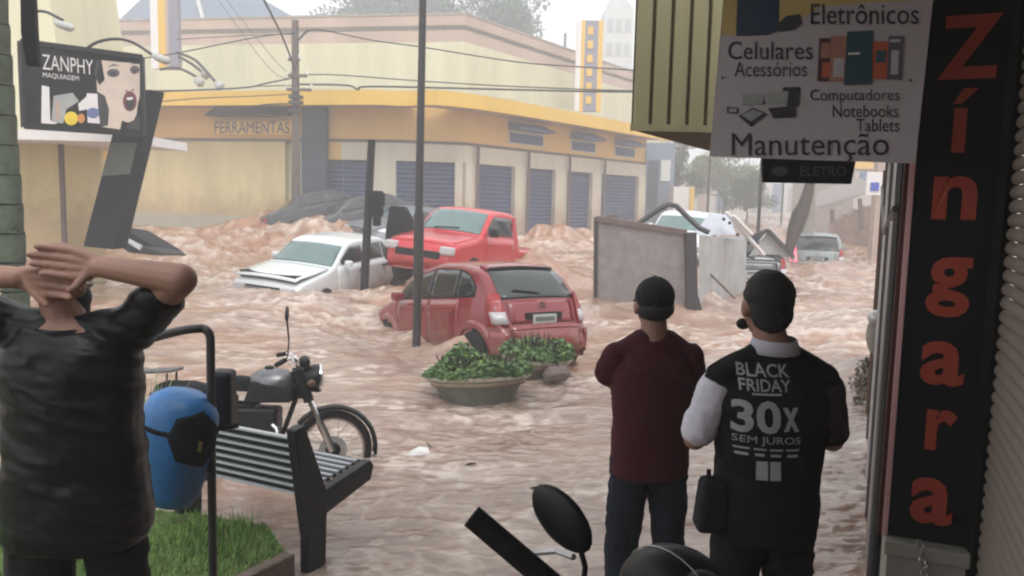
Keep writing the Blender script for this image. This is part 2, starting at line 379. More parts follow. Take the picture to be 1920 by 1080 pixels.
# flow-aligned coordinates
fx, fy = -.45, -.89
A_ = Xg*fx + Yg*fy; B_ = Xg*(-fy) + Yg*fx
wq = fbm(Xg*.35, Yg*.35, 5, 3)*2.6
B2 = B_ + wq; A2 = A_ + fbm(Xg*.5+9, Yg*.5, 9, 3)*1.6
r1 = 1-np.abs(2*fbm(A2*.55, B2*.9, 11, 3)-1)
r2 = 1-np.abs(2*fbm(A2*1.7, B2*2.6, 21, 3)-1)
r3 = fbm(Xg*3.2, Yg*6.5, 31, 3)
r4 = fbm(Xg*9, Yg*16, 41, 2)
near = np.clip((9-Yg)/3, 0, 1)
sw = fbm(A2*.30, B2*.55, 13, 3)
mid_ = np.clip((Yg-7)/3, 0, 1)
wv = 2.2*(sw-.5) + .9*(r1-.75) + .30*(r2-.75)
msk = np.clip((fbm(Xg*.33+4, Yg*.42, 91, 3)-.40)*4, .18, 1.25)
chop = 1-np.abs(2*fbm(Xg*1.5+wq, Yg*2.6, 23, 4)-1)
chop2 = 1-np.abs(2*fbm(Xg*3.6+wq*2, Yg*6.0, 27, 3)-1)
rip = fbm(Xg*5+wq*2, Yg*13, 33, 3)
Z = Z + amp*wv*1.25 + np.interp(Yg, [1,4,8,12,25,60], [.002,.004,.02,.06,.13,.15])*(chop-.75)*1.6*msk + np.interp(Yg, [1,4,8,14,25,60], [.006,.009,.018,.035,.05,.05])*(chop2-.75)*1.5*msk + near*.020*(rip-.5)
crest = np.clip((chop-.80)*5, 0, 1)*mid_ + np.clip((chop2-.84)*5, 0, 1)*.7
foam = np.clip(crest*.75*np.clip(msk,0,1) + np.clip((fbm(Xg*1.1, Yg*2.0, 51, 4)-.56)*6, 0, 1)*np.clip((fbm(Xg*7, Yg*12, 55, 3)-.45)*5, 0, 1), 0, 1)
mud = np.clip(np.interp(Yg, [1,6,9,14,20,30,120], [.05,.05,.30,.5,.75,.9,.7]) + (fbm(Xg*.5, Yg*.9, 61, 4)-.5)*1.5, 0, 1)
bump_m = 0
for p, h, sx, sy in bw:
    if h > .28: bump_m = bump_m + np.exp(-(((Xg-p.x)/sx/1.5)**2+((Yg-p.y)/sy/1.6)**2))
mud = np.clip(mud + .5*np.clip(bump_m, 0, 1), 0, 1)
nv = NR*NC
me = bpy.data.meshes.new('flood_water'); me.vertices.add(nv)
me.vertices.foreach_set('co', np.stack([Xg, Yg, Z], -1).ravel())
ii = (np.arange(NR-1)[:, None]*NC + np.arange(NC-1)[None, :]).ravel()
q = np.stack([ii, ii+1, ii+NC+1, ii+NC], -1).ravel(); nf = len(ii)
me.loops.add(nf*4); me.loops.foreach_set('vertex_index', q.astype(np.int32))
me.polygons.add(nf); me.polygons.foreach_set('loop_start', np.arange(nf, dtype=np.int32)*4)
try: me.polygons.foreach_set('loop_total', np.full(nf, 4, dtype=np.int32))
except Exception: pass
me.polygons.foreach_set('use_smooth', np.ones(nf, dtype=bool))
at1 = me.attributes.new('foam', 'FLOAT', 'POINT'); at1.data.foreach_set('value', foam.ravel().astype(np.float32))
at2 = me.attributes.new('mud', 'FLOAT', 'POINT'); at2.data.foreach_set('value', mud.ravel().astype(np.float32))
me.update(); me.validate()
wo = bpy.data.objects.new('flood_water', me); COL.objects.link(wo); wo['kind'] = 'structure'
m = bpy.data.materials.new('muddy_water'); m.use_nodes = True; n = m.node_tree; b = n.nodes['Principled BSDF']; L = n.links.new
def attr(nm):
    a = n.nodes.new('ShaderNodeAttribute'); a.attribute_name = nm; return a.outputs['Fac']
def mixc(f, c1, c2):
    x = n.nodes.new('ShaderNodeMix'); x.data_type = 'RGBA'
    for s_, c_ in ((6, c1), (7, c2)):
        if isinstance(c_, tuple): x.inputs[s_].default_value = (*c_, 1)
        else: L(c_, x.inputs[s_])
    if isinstance(f, float): x.inputs[0].default_value = f
    else: L(f, x.inputs[0])
    return x.outputs[2]
tc = n.nodes.new('ShaderNodeTexCoord')
mp = n.nodes.new('ShaderNodeMapping'); mp.inputs['Rotation'].default_value = (0, 0, R(8)); mp.inputs['Scale'].default_value = (.8, 1.3, 1)
L(tc.outputs['Object'], mp.inputs[0])
nz = n.nodes.new('ShaderNodeTexNoise'); nz.inputs['Scale'].default_value = 1.6; nz.inputs['Detail'].default_value = 6; nz.inputs['Roughness'].default_value = .68; nz.inputs['Distortion'].default_value = 1.2
L(mp.outputs[0], nz.inputs['Vector'])
mr = n.nodes.new('ShaderNodeMapRange'); mr.inputs[1].default_value = .38; mr.inputs[2].default_value = .64; L(nz.outputs['Fac'], mr.inputs[0])
c_near = mixc(mr.outputs[0], (.235, .16, .13), (.375, .285, .24))
c_far = mixc(mr.outputs[0], (.25, .112, .062), (.39, .205, .122))
c = mixc(attr('mud'), c_near, c_far)
mf = n.nodes.new('ShaderNodeMath'); mf.operation = 'MULTIPLY'; L(attr('foam'), mf.inputs[0]); L(mr.outputs[0], mf.inputs[1])
c = mixc(attr('foam'), c, (.60, .50, .43))
L(c, b.inputs['Base Color']); b.inputs['Roughness'].default_value = .10; b.inputs['IOR'].default_value = 1.36; b.inputs['Specular IOR Level'].default_value = .75
nb = n.nodes.new('ShaderNodeTexNoise'); nb.inputs['Scale'].default_value = 9; nb.inputs['Detail'].default_value = 5; nb.inputs['Distortion'].default_value = .8
L(mp.outputs[0], nb.inputs['Vector'])
bp = n.nodes.new('ShaderNodeBump'); bp.inputs['Strength'].default_value = .45; bp.inputs['Distance'].default_value = .03
L(nb.outputs['Fac'], bp.inputs['Height']); L(bp.outputs[0], b.inputs['Normal'])
me.materials.append(m)

# ================================================================== CORNER STORE across the street
A0 = Vector((at(60,400,32.0).x, 32.0)); A1 = Vector((at(640,400,29.0).x, 29.0))
B0 = Vector((at(868,400,29.3).x, 29.3)); B1 = Vector((at(1207,400,41.0).x, 41.0))
def v3(p, z): return Vector((p.x, p.y, z))
cs = thing('corner_store', 'cream and ochre corner store with yellow canopy and blue roller shutters across the flooded street', 'building', (A1.x, A1.y, 0))
# ground line polyline (street side); chamfer rounded in three pieces
mid = (A1+B0)/2 + Vector((0, -.35))
line = [A0, A1, mid, B0, B1]
back = Vector((0, 9))
def strip(z0, z1, off, mat_, nm, i0=0, i1=4, thick=.3):
    for i in range(i0, i1):
        a, c_ = line[i], line[i+1]; d = (c_-a).normalized(); nn = Vector((d.y, -d.x))
        if nn.y > 0: nn = -nn
        a2, c2 = a+nn*off, c_+nn*off
        mb = MB(); mb.hexa([v3(a2,z0), v3(c2,z0), v3(c2-nn*thick,z0), v3(a2-nn*thick,z0)], [v3(a2,z1), v3(c2,z1), v3(c2-nn*thick,z1), v3(a2-nn*thick,z1)])
        mb.build(nm, mat_, cs)
def along(i, px, z=2.5):     # point on wall segment i seen at pixel column px
    a, c_ = line[i], line[i+1]; d = c_-a
    k = ray(px, 380); k = k.x/k.y
    t = (k*a.y - a.x)/(d.x - k*d.y); return a + d*t
def seg_n(i):
    d = (line[i+1]-line[i]).normalized(); nn = Vector((d.y, -d.x)); return (-nn if nn.y > 0 else nn), d
def wallpiece(i, p, q, z0, z1, off, th, mat_, nm, par=None, bevel=0):
    nn, d = seg_n(i); a, c_ = p+nn*off, q+nn*off
    mb = MB(); mb.hexa([v3(a,z0), v3(c_,z0), v3(c_-nn*th,z0), v3(a-nn*th,z0)], [v3(a,z1), v3(c_,z1), v3(c_-nn*th,z1), v3(a-nn*th,z1)])
    return mb.build(nm, mat_, par or cs, bevel=bevel) if (par is None or par is cs) else mb.build(nm, mat_, cs)
# upper frieze of the ground floor and its trim line
strip(3.98, 5.4, 0, M_orange, 'frieze_wall')
strip(3.88, 3.98, .05, M_brown, 'trim_line', thick=.35)
# wall A lower
pE = along(0, 535)
wallpiece(0, A0, along(0,128), -1, 3.88, 0, .3, M_cream, 'lower_wall')
wallpiece(0, along(0,178), pE, -1, 3.88, 0, .3, M_cream, 'lower_wall')
wallpiece(0, along(0,128), along(0,178), 3.2, 3.88, 0, .3, M_cream, 'lower_wall')
wallpiece(0, along(0,240), pE, .2, 1.15, .03, .2, mat('plinth_grey', (.40,.38,.30), .9), 'plinth')
# blue door with yellow lintel
def shutter(i, pa, pb, z0, z1, nm='roller_shutter', off=-.12, mt=None):
    nn, d = seg_n(i); mb = MB(); k = max(6, int((z1-z0)/.16))
    for j in range(k):
        za = z0+(z1-z0)*j/k; zb_ = z0+(z1-z0)*(j+1)/k; zm = (za+zb_)/2; a, c_ = pa+nn*off, pb+nn*off
        mb.add([v3(a,za), v3(c_,za), v3(c_+nn*.03,zm), v3(a+nn*.03,zm), v3(c_,zb_), v3(a,zb_)], [(0,1,2,3),(3,2,4,5)])
    return mb.build(nm, mt or M_shut, cs, solid=.02)
shutter(0, along(0,128), along(0,178), -.5, 3.2, 'blue_door')
wallpiece(0, along(0,124), along(0,205), 3.15, 3.55, .25, .3, M_yellow, 'door_lintel')
# entrance column, dark, and the fascia sign beside it
wallpiece(0, along(0,572), along(0,617), -.5, 5.1, .25, .5, M_darkblue, 'entrance_column')
wallpiece(0, pE, along(0,572), -.5, 3.88, -.25, .2, M_cream2, 'entrance_wall')
wallpiece(0, along(0,617), A1, 3.25, 3.9, .02, .3, M_orange, 'header_wall')
shutter(0, along(0,617), A1, -.5, 3.25, off=-.15)
# sign with lettering
nn0, d0 = seg_n(0)
pa, pb = along(0,405), along(0,552)
sg = MB(); sg.hexa([v3(pa+nn0*.02,4.1), v3(pb+nn0*.02,4.1), v3(pb+nn0*.14,4.1), v3(pa+nn0*.14,4.1)], [v3(pa+nn0*.02,4.6), v3(pb+nn0*.02,4.6), v3(pb+nn0*.14,4.6), v3(pa+nn0*.14,4.6)])
sg.build('store_sign', M_orange, cs)
pl0 = Plane(v3(pa+nn0*.14, 4.1), (d0.x, d0.y, 0), (0,0,1)); Ls = (pb-pa).length
t = MB(); pl0.text(t, 'FERRAMENTAS', .1, .47, Ls-.1, .05, .01, .0, px=False); t.build('store_sign_lettering', mat('sign_navy', (.03,.05,.12), .6), cs)
wa, wb = along(0,408), along(0,548)
aw = MB(); aw.hexa([v3(wa,4.75), v3(wb,4.75), v3(wb+nn0*.7,4.72), v3(wa+nn0*.7,4.72)], [v3(wa,5.15), v3(wb,5.15), v3(wb+nn0*.7,4.78), v3(wa+nn0*.7,4.78)])
aw.build('sign_awning', M_darkblue, cs)
# chamfer and side facade: pillars + shutters
wallpiece(1, A1, mid, 3.25, 3.9, .02, .3, M_pillar, 'header_wall'); wallpiece(2, mid, B0, 3.25, 3.9, .02, .3, M_pillar, 'header_wall')
wallpiece(3, B0, B1, 3.25, 3.9, .02, .3, M_pillar, 'header_wall')
def seg_of(px):
    for i in (1, 2, 3):
        if i == 3: return 3
        e = line[i+1]; k = ray(px, 380); k = k.x/k.y
        if k*e.y - e.x <= 0: return i
for (x0, x1, kind_) in [(642,700,'s'),(700,742,'p'),(742,762,'s'),(762,852,'s'),(852,866,'p')]:
    i = seg_of((x0+x1)/2); pa, pb = along(i, x0), along(i, x1)
    if kind_ == 's': shutter(i, pa, pb, -.5, 3.25)
    else: wallpiece(i, pa, pb, -.8, 3.25, .06, .35, M_pillar, 'pillar')
for (x0, x1) in [(870,890),(962,984),(1038,1060),(1107,1124),(1194,1207)]:
    wallpiece(3, along(3,x0), along(3,x1), -.8, 3.25, .08, .4, M_pillar, 'pillar')
for (x0, x1) in [(890,962),(984,1038),(1060,1107),(1124,1194)]:
    shutter(3, along(3,x0), along(3,x1), -.8, 3.25)
for px in (888, 983, 1060, 1126):
    p = along(3, px); nn, d = seg_n(3); mb = MB(); mb.tube([v3(p+nn*.18,-.8), v3(p+nn*.18,3.9)], .06, 8); mb.build('drainpipe', M_brown, cs, smooth=True)
for (x0, x1) in [(950,1015),(1066,1112),(1148,1186)]:
    pa, pb = along(3,x0), along(3,x1); nn, d = seg_n(3)
    fr = wallpiece(3, pa, pb, 4.12, 4.62, .04, .12, M_pillar, 'window')
    inv = cs.matrix_basis.inverted()
    gl = MB(); a, c_ = pa+d*.08+nn*.06, pb-d*.08+nn*.06
    gl.hexa([v3(a,4.18), v3(c_,4.18), v3(c_-nn*.05,4.18), v3(a-nn*.05,4.18)], [v3(a,4.56), v3(c_,4.56), v3(c_-nn*.05,4.56), v3(a-nn*.05,4.56)])
    gl.v = [inv @ p for p in gl.v]; gl.build('pane', M_shut, fr, world=False)
    aw = MB(); aw.hexa([v3(pa,4.66), v3(pb,4.66), v3(pb+nn*.6,4.68), v3(pa+nn*.6,4.68)], [v3(pa,4.98), v3(pb,4.98), v3(pb+nn*.6,4.74), v3(pa+nn*.6,4.74)])
    aw.build('window_awning', M_bluef, cs)
# canopy: swept yellow fascia, rounded corner
def offs(off):
    out = []
    for i, p in enumerate(line):
        ns = [seg_n(j)[0] for j in ((i-1), i) if 0 <= j < 4]; nn = sum(ns, Vector((0,0))); nn.normalize(); out.append(p+nn*off)
    return out
def smooth2(pts, k=8):
    out = []
    P = [pts[0]] + list(pts) + [pts[-1]]
    for i in range(1, len(P)-2):
        for j in range(k):
            t_ = j/k; a, b_, c_, d_ = P[i-1], P[i], P[i+1], P[i+2]
            out.append(.5*((2*b_)+(c_-a)*t_+(2*a-5*b_+4*c_-d_)*t_*t_+(3*b_-a-3*c_+d_)*t_**3))
    out.append(P[-2]); return out
of = smooth2(offs(1.35)); oi = smooth2(offs(1.2)); ow_ = smooth2(offs(-.2))
cb = MB()
for i in range(len(of)-1):
    cb.hexa([v3(of[i],5.02), v3(of[i+1],5.02), v3(oi[i+1],5.02), v3(oi[i],5.02)], [v3(of[i],5.5), v3(of[i+1],5.5), v3(oi[i+1],5.5), v3(oi[i],5.5)])
cb.build('canopy_fascia', M_yellow, cs, smooth=True)
cb = MB()
for i in range(len(of)-1):
    cb.hexa([v3(oi[i],5.1), v3(oi[i+1],5.1), v3(ow_[i+1],5.1), v3(ow_[i],5.1)], [v3(oi[i],5.3), v3(oi[i+1],5.3), v3(ow_[i+1],5.36), v3(ow_[i],5.36)])
cb.build('canopy_slab', M_pink, cs, smooth=True)
cb = MB()
for i in range(len(of)-1):
    cb.hexa([v3(of[i],5.503), v3(of[i+1],5.503), v3(oi[i+1],5.503), v3(oi[i],5.503)], [v3(of[i]*1,5.56), v3(of[i+1],5.56), v3(oi[i+1],5.56), v3(oi[i],5.56)])
cb.build('canopy_capping', M_cream2, cs)
# upper volume
U0 = Vector((at(95,300,36).x, 36)); U1 = Vector((at(868,300,32.6).x, 32.6)); U2 = Vector((at(1245,300,50).x, 50))
def upper(a, c_, z0, z1, th, mt, nm, off=0):
    d = (c_-a).normalized(); nn = Vector((d.y,-d.x)); nn = -nn if nn.y > 0 else nn
    mb = MB(); a, c_ = a+nn*off, c_+nn*off
    mb.hexa([v3(a,z0), v3(c_,z0), v3(c_-nn*th,z0), v3(a-nn*th,z0)], [v3(a,z1), v3(c_,z1), v3(c_-nn*th,z1), v3(a-nn*th,z1)]); return mb.build(nm, mt, cs)
for a, c_ in ((U0, U1), (U1, U2)):
    upper(a, c_, 5.0, 8.15, .4, M_cream2, 'upper_wall')
    upper(a, c_, 8.15, 9.2, .4, M_pink, 'parapet')
    upper(a, c_, 9.2, 9.28, .45, mat('coping_grey', (.36,.33,.30), .9, var=.2, scale=2), 'parapet_coping', .03)
up = MB(); up.slab([v3(U0,8.6), v3(U1,8.6), v3(U2,8.6), v3(U2+Vector((-14,6)),8.6), v3(U0+Vector((0,14)),8.6)], (0,0,.2)); up.build('flat_roof', M_concrete, cs)
lo = MB(); lo.slab([v3(A0,5.2), v3(A1,5.2), v3(B0,5.2), v3(B1,5.2), v3(B1+Vector((0,9)),5.2), v3(A0+Vector((0,5)),5.2)], (0,0,.12)); lo.build('terrace_slab', M_concrete, cs)
nn3, d3 = seg_n(3)
gb = MB(); e0 = B1; e1 = B1 - nn3*8
gb.hexa([v3(e0,-1), v3(e1,-1), v3(e1-d3*.3,-1), v3(e0-d3*.3,-1)], [v3(e0,5.3), v3(e1,5.3), v3(e1-d3*.3,5.3), v3(e0-d3*.3,5.3)]); gb.build('end_wall', M_cream2, cs)

# yellow totem signs standing out from the store
M_tot = mat('totem_lilac', (.24, .235, .29), .6, var=.12, scale=2, streak=True)
def totem(px0, px1, pyt, pyb, Y, label, seq):
    a = at(px0, pyb, Y); c_ = at(px1, pyb, Y); zt = at((px0+px1)/2, pyt, Y).z
    r_ = thing('totem_sign', label, 'sign', ((a.x+c_.x)/2, Y, a.z), group='vertical totem signs on the corner store')
    W_ = c_.x-a.x; x = a.x
    for (f, mt, nm) in seq:
        mb = MB(); mb.hexa([(x,Y,a.z),(x+W_*f,Y,a.z),(x+W_*f,Y+.35,a.z),(x,Y+.35,a.z)], [(x,Y,zt),(x+W_*f,Y,zt),(x+W_*f,Y+.35,zt),(x,Y+.35,zt)])
        mb.build(nm, mt, r_); x += W_*f
    mb = MB(); mb.box(((a.x+c_.x)/2, Y+.9, a.z+.5), (.12, 1.1, .12)); mb.build('bracket', M_steel, r_)
    return r_, a, W_, zt
totem(284, 334, -60, 128, 29.6, 'yellow and grey striped totem sign high above the cream blank wall', [(.28, M_lampw, 'pale_band'), (.27, M_yellow, 'yellow_band'), (.12, M_pink, 'pink_band'), (.33, M_tot, 'grey_band')])
r_, a, W_, zt = totem(1077, 1126, 38, 208, 37.5, 'yellow framed vertical sign with purple panel above the row of shutters', [(.18, M_lampw, 'pale_band'), (.14, M_yellow, 'yellow_band'), (.50, M_tot, 'purple_panel'), (.18, M_yellow, 'yellow_band')])
mb = MB()
for k in range(6):
    z = a.z + .5 + k*.62; mb.box((a.x+W_*.52, 37.47, z), (.26, .04, .34))
mb.build('lettering_blocks', M_yellow, r_)

# ================================================================== LEFT SHOP BUILDING
lb = thing('side_shop', 'cream shop front with white ledge behind the makeup billboard', 'building', (at(60,400,14).x, 14, 0))
c0 = at(-260,400,14.0); c1 = at(124,400,14.6)
z1 = at(80,268,14.3).z
mb = MB(); mb.hexa([(c0.x,14,-.5),(c1.x,14.6,-.5),(c1.x,16,-.5),(c0.x,16,-.5)], [(c0.x,14,z1),(c1.x,14.6,z1),(c1.x,16,z1),(c0.x,16,z1)]); mb.build('front_wall', M_cream, lb)
mb = MB(); mb.box((c1.x-.02, 14.55, 1.2), (.07, .07, 3.6)); mb.build('corner_trim', M_brown, lb)
e0 = at(-260,252,13.4); e1 = at(242,252,13.6)
mb = MB(); mb.hexa([(e0.x,13.3,z1),(e1.x,13.5,z1),(e1.x,16,z1),(e0.x,16,z1)], [(e0.x,13.3,z1+.16),(e1.x,13.5,z1+.16),(e1.x,16,z1+.16),(e0.x,16,z1+.16)]); mb.build('ledge', M_lampw, lb)
u1 = at(128,100,17)
mb = MB(); mb.hexa([(c0.x,16.2,z1+.16),(u1.x,17,z1+.16),(u1.x,20,z1+.16),(c0.x,20,z1+.16)], [(c0.x,16.2,8),(u1.x-.6,17,8),(u1.x-.6,20,8),(c0.x,20,8)]); mb.build('upper_wall', M_cream2, lb)

# billboard
tl, tr, br, bl = at(45,72,11.6), at(268,112,12.7), at(270,250,12.7), at(45,240,11.6)
tl.z = (tl.z); O = Vector((bl.x, bl.y, bl.z)); Uv = Vector((br.x-bl.x, br.y-bl.y, 0)); Wb = Uv.length
zb0 = (bl.z+br.z)/2; zt0 = (tl.z+tr.z)/2
bbd = thing('billboard', 'black makeup billboard with a woman\'s face and product jars', 'billboard', (bl.x, bl.y, 0))
pb_ = Plane((bl.x, bl.y, zb0), Uv, (0,0,1)); Hb = zt0-zb0
nb_ = -pb_.N
mb = MB(); mb.hexa([pb_.p(0,0), pb_.p(Wb,0), pb_.p(Wb,0,-.22), pb_.p(0,0,-.22)], [pb_.p(0,Hb), pb_.p(Wb,Hb), pb_.p(Wb,Hb,-.22), pb_.p(0,Hb,-.22)]); mb.build('panel', M_poster, bbd)
mb = MB()
for (a, c_) in (((0,0),(Wb,0)),((0,Hb),(Wb,Hb)),((0,0),(0,Hb)),((Wb,0),(Wb,Hb))): mb.bar(pb_.p(*a,.01), pb_.p(*c_,.01), .05, .07)
mb.build('frame', M_black, bbd)
t = MB(); ua, ub, vc_ = pb_.uv(79,113)[0], pb_.uv(174,127)[0], pb_.uv(125,121)[1]; pb_.text(t, 'ZANPHY', ua, vc_+.105, ub, vc_-.105, .012, -.004, px=False); t.build('brand_lettering', M_lampw, bbd)
t = MB(); vd_ = vc_-.19; ub = pb_.uv(147,140)[0]; pb_.text(t, 'MAQUIAGEM', ua, vd_+.04, ub, vd_-.04, .012, .0, px=False); t.build('tagline_lettering', M_lampw, bbd)
def pp(pts, off, mt, nm, par=None): 
    mb = MB()
    for q_ in pts: pb_.poly(mb, q_, off)
    return mb.build(nm, mt, par or bbd)
def oval(cx, cy, rx, ry, k=16, a0=0): return [(cx+rx*math.cos(2*math.pi*i/k+a0), cy+ry*math.sin(2*math.pi*i/k+a0)) for i in range(k)]
pp([[(78,160),(92,163),(94,225),(108,231),(100,233),(77,231)]], .010, M_lampw, 'product_tube')
pp([[(100,180),(136,174),(148,190),(124,205),(118,232),(96,228)]], .0105, M_lgrey, 'product_palette')
pp([[(104,190),(112,190),(112,226),(104,226)]], .0125, M_pink, 'product_swatch')
pp([[(162,175),(184,176),(187,232),(164,230)],[(146,195),(163,180),(164,205),(148,208)]], .010, M_lampw, 'product_box')
pp([oval(133,222,13,13)], .013, mat('poster_yellow', (.75,.55,.04), .6), 'product_jar')
pp([oval(152,222,7,9)], .0135, mat('poster_orange', (.62,.25,.08), .6), 'product_cap')
pp([oval(174,212,12,10)], .0128, M_bluef, 'product_pot')
# face
pp([[(190,113),(196,150),(186,160),(180,148),(182,172),(196,180),(204,205),(202,235),(190,238),(225,243),(228,226),(240,230),(250,226),(256,214),(258,196),(262,180),(262,120)]], .010, M_face, 'printed_face')
fd = mat('poster_dark', (.03,.03,.035), .5)
[pp([o_], .0115, mat('poster_shadow', (.10,.085,.09), .6), 'printed_eye_makeup') for o_ in (oval(212,137,12,8), oval(252,131,9,8))]
[pp([o_], .013, fd, 'printed_eye') for o_ in (oval(212,139,5,3.5), oval(252,133,4.5,3.5))]
pp([[(200,127),(212,120),(224,124),(212,123)],[(244,121),(254,117),(262,120),(253,120)]], .014, fd, 'printed_eyebrow')
pp([oval(243,190,13,19,18)], .0115, mat('poster_lips', (.16,.03,.05), .5), 'printed_lips')
pp([oval(243,193,8,13,16)], .0125, fd, 'printed_mouth'); pp([[(237,183),(249,182),(248,187),(238,188)]], .0135, M_lampw, 'printed_teeth')
pp([oval(237,171,3,2), oval(249,169,3,2)], .0125, mat('poster_nose', (.25,.16,.14), .6), 'printed_nostril')
pp([[(180,115),(190,113),(184,130),(181,148),(176,140)],[(182,172),(196,184),(203,205),(200,236),(188,236),(184,210)],[(232,240),(242,232),(262,215),(262,245)]], .0115, fd, 'printed_hair')
# lamp arms
def lamp(pts, Y, head, nm='billboard_lamp', lab='', cat='lamp'):
    p3 = [at(x, y, Y-.0-.05*i) for i, (x, y) in enumerate(pts)]
    p3 = [Vector((p.x, p.y, p.z)) for p in p3]
    r_ = thing(nm, lab, cat, tuple(p3[0]))
    mb = MB(); mb.tube(smooth3(p3), .022*Y/12, 6); mb.build('arm', M_pole, r_, smooth=True)
    h0, h1 = at(*head[0], Y-.3), at(*head[1], Y-.35)
    mb = MB(); mb.tube([h0, h0.lerp(h1,.25), h0.lerp(h1,.8), h1], [.025*Y/12, .055*Y/12, .062*Y/12, .025*Y/12], 10); mb.build('lamp_head', mat('lamp_head_grey', (.42,.42,.40), .5), r_, smooth=True)
def smooth3(P, k=6):
    P = [P[0]]+list(P)+[P[-1]]; out = []
    for i in range(1, len(P)-2):
        for j in range(k):
            t_ = j/k; a, b_, c_, d_ = P[i-1], P[i], P[i+1], P[i+2]
            out.append(.5*((2*b_)+(c_-a)*t_+(2*a-5*b_+4*c_-d_)*t_*t_+(3*b_-a-3*c_+d_)*t_**3))
    out.append(P[-2]); return out
lamp([(157,96),(180,80),(215,73),(250,80),(290,106)], 12.3, ((286,104),(318,116)), lab='white lamp on curved arm over the woman\'s face on the billboard')
lamp([(60,22),(85,22),(118,38)], 11.6, ((102,42),(138,54)), lab='white lamp on curved arm above the billboard beside the palm trunk')
lamp([(330,98),(365,112),(392,140),(410,160)], 27, ((404,154),(418,166)), 'wall_floodlight', 'dark floodlight on longest curved arm below the striped totem')
lamp([(335,106),(360,120),(385,140)], 27.5, ((378,136),(392,144)), 'wall_floodlight', 'dark floodlight on middle curved arm below the striped totem')
lamp([(300,130),(335,128),(372,146)], 27.2, ((366,146),(380,160)), 'wall_floodlight', 'white round floodlight on lowest curved arm below the striped totem')

# leaning pylon and floating black slab
py_ = thing('leaning_pylon', 'black sign pylon leaning behind the billboard post', 'pylon', tuple(at(190,460,12.9)))
mb = MB(); f_ = [at(155,462,12.9), at(212,468,12.9), at(285,168,13.3), at(232,168,13.3)]; mb.slab(f_, (0.06,.35,0)); mb.build('pylon_body', M_poster, py_, bevel=.02)
mb = MB(); f_ = [at(193,330,12.86), at(244,326,12.86), at(257,268,12.95), at(210,268,12.95)]; mb.slab(f_, (0,-.02,0)); mb.build('pylon_panel', mat('pylon_green', (.07,.075,.065), .5), py_)
db = thing('floating_crate', 'black angular box floating at the foot of the leaning pylon', 'debris', tuple(at(255,455,14)))
mb = MB(); f_ = [at(212,452,14), at(222,422,14.1), at(288,462,14.6), at(303,474,14.4), at(240,474,14)]; mb.slab(f_, (.2,.7,-.1)); mb.build('crate_shell', M_black, db, bevel=.03)
mb = MB(); f_ = [at(238,446,14.0), at(268,462,14.2), at(262,470,14.1), at(243,458,14)]; mb.slab(f_, (0,-.03,.02)); mb.build('crate_lid', M_alu, db)

# ================================================================== POLES AND CABLES
def pole(name, label, p0, p1, r0, r1, mt, cat='pole', seg=12):
    r_ = thing(name, label, cat, tuple(p0)); mb = MB(); mb.tube([p0, p1], [r0, r1], seg); mb.build('shaft', mt, r_, smooth=True); return r_
p0 = at(780,700,11.2); p1 = at(794,-40,11.2); p1.x = p0.x+.06
lp = pole('street_lamp', 'tall thin dark street lamp post in front of the red hatchback', p0, Vector((p1.x, p1.y, p1.z+1.5)), .062, .045, M_pole, 'lamp post')
mb = MB(); q0 = at(784,520,11.2); mb.tube([q0, q0+Vector((.004,0,.9))], .072, 12); mb.build('sleeve', M_pole, lp, smooth=True)
mb = MB(); top = Vector((p1.x, p1.y, p1.z+1.45)); mb.bar(top, top+Vector((.9,.2,.25)), .05); mb.box(top+Vector((1.1,.24,.3)), (.5,.2,.1)); mb.build('lamp_arm', M_pole, lp)
p0 = at(682,560,15.6); p1 = at(697,262,15.6)
tp = thing('signal_post', 'short thick black signal post beside the white sedan', 'post', tuple(p0))
mb = MB(); mb.tube([p0, p1], [.085,.075], 12); mb.build('shaft', M_black, tp, smooth=True)
mb = MB(); q0 = at(706,382,15.6); mb.box(q0, (.24,.24,.50)); q1 = at(702,412,15.6); mb.box(q1+Vector((.05,0,0)), (.14,.2,.24)); mb.build('signal_head', M_blackmat, tp, bevel=.03)
mb = MB(); mb.box(q0+Vector((.13,-.13,.08)), (.1,.1,.26)); mb.build('signal_visor', M_blackmat, tp, bevel=.02)
# utility pole
p0 = at(556,430,26.5); p1 = at(555,38,26.5); p1.x = p0.x
up_ = thing('utility_pole', 'weathered utility pole in front of the cream store wall', 'pole', tuple(p0))
mb = MB(); mb.tube([p0+Vector((0,0,-.5)), p1], [.17,.11], 12); mb.build('shaft', M_woodpole, up_, smooth=True)
def crossarm(py, wl, wr, dz=0):
    q_ = at(555, py, 26.35); mb = MB(); mb.bar(q_+Vector((-wl,0,0)), q_+Vector((wr,0,dz)), .09); mb.build('crossarm', M_woodpole, up_)
    for s_ in (-wl, wr):
        mb = MB(); mb.lathe([(.03,0),(.05,.04),(.03,.08),(.05,.12),(.02,.16)], q_+Vector((s_,0,.03)), 8); mb.build('insulator', M_lampw, up_, smooth=True)
crossarm(142, .25, .35); crossarm(168, .3, .5); crossarm(112, .25, .12)
mb = MB(); q_ = at(572,68,26.4); mb.bar(q_+Vector((-.25,0,-.15)), q_+Vector((.1,0,.2)), .06); mb.build('bracket', M_pole, up_)
for k, py in enumerate((182,192,207)):
    q_ = at(555, py, 26.3); mb = MB(); mb.box(q_, (.42,.25,.10)); mb.build('clamp_band', M_pole, up_)
def cable(pts, Ys, r, label):
    p3 = [at(x, y, Y) for (x, y), Y in zip(pts, Ys)]; o = MB(); o.tube(smooth3(p3, 5), r, 5)
    tag(o.build('overhead_cable', M_cable, smooth=True), label, 'cable', 'overhead cables at the utility pole')
cable([(572,62),(600,56),(700,76),(790,88),(960,115),(1080,125),(1300,138)], [26.4,26.3,26,25.8,25.5,25.3,25], .022, 'uppermost cable crossing in front of the pink parapet')
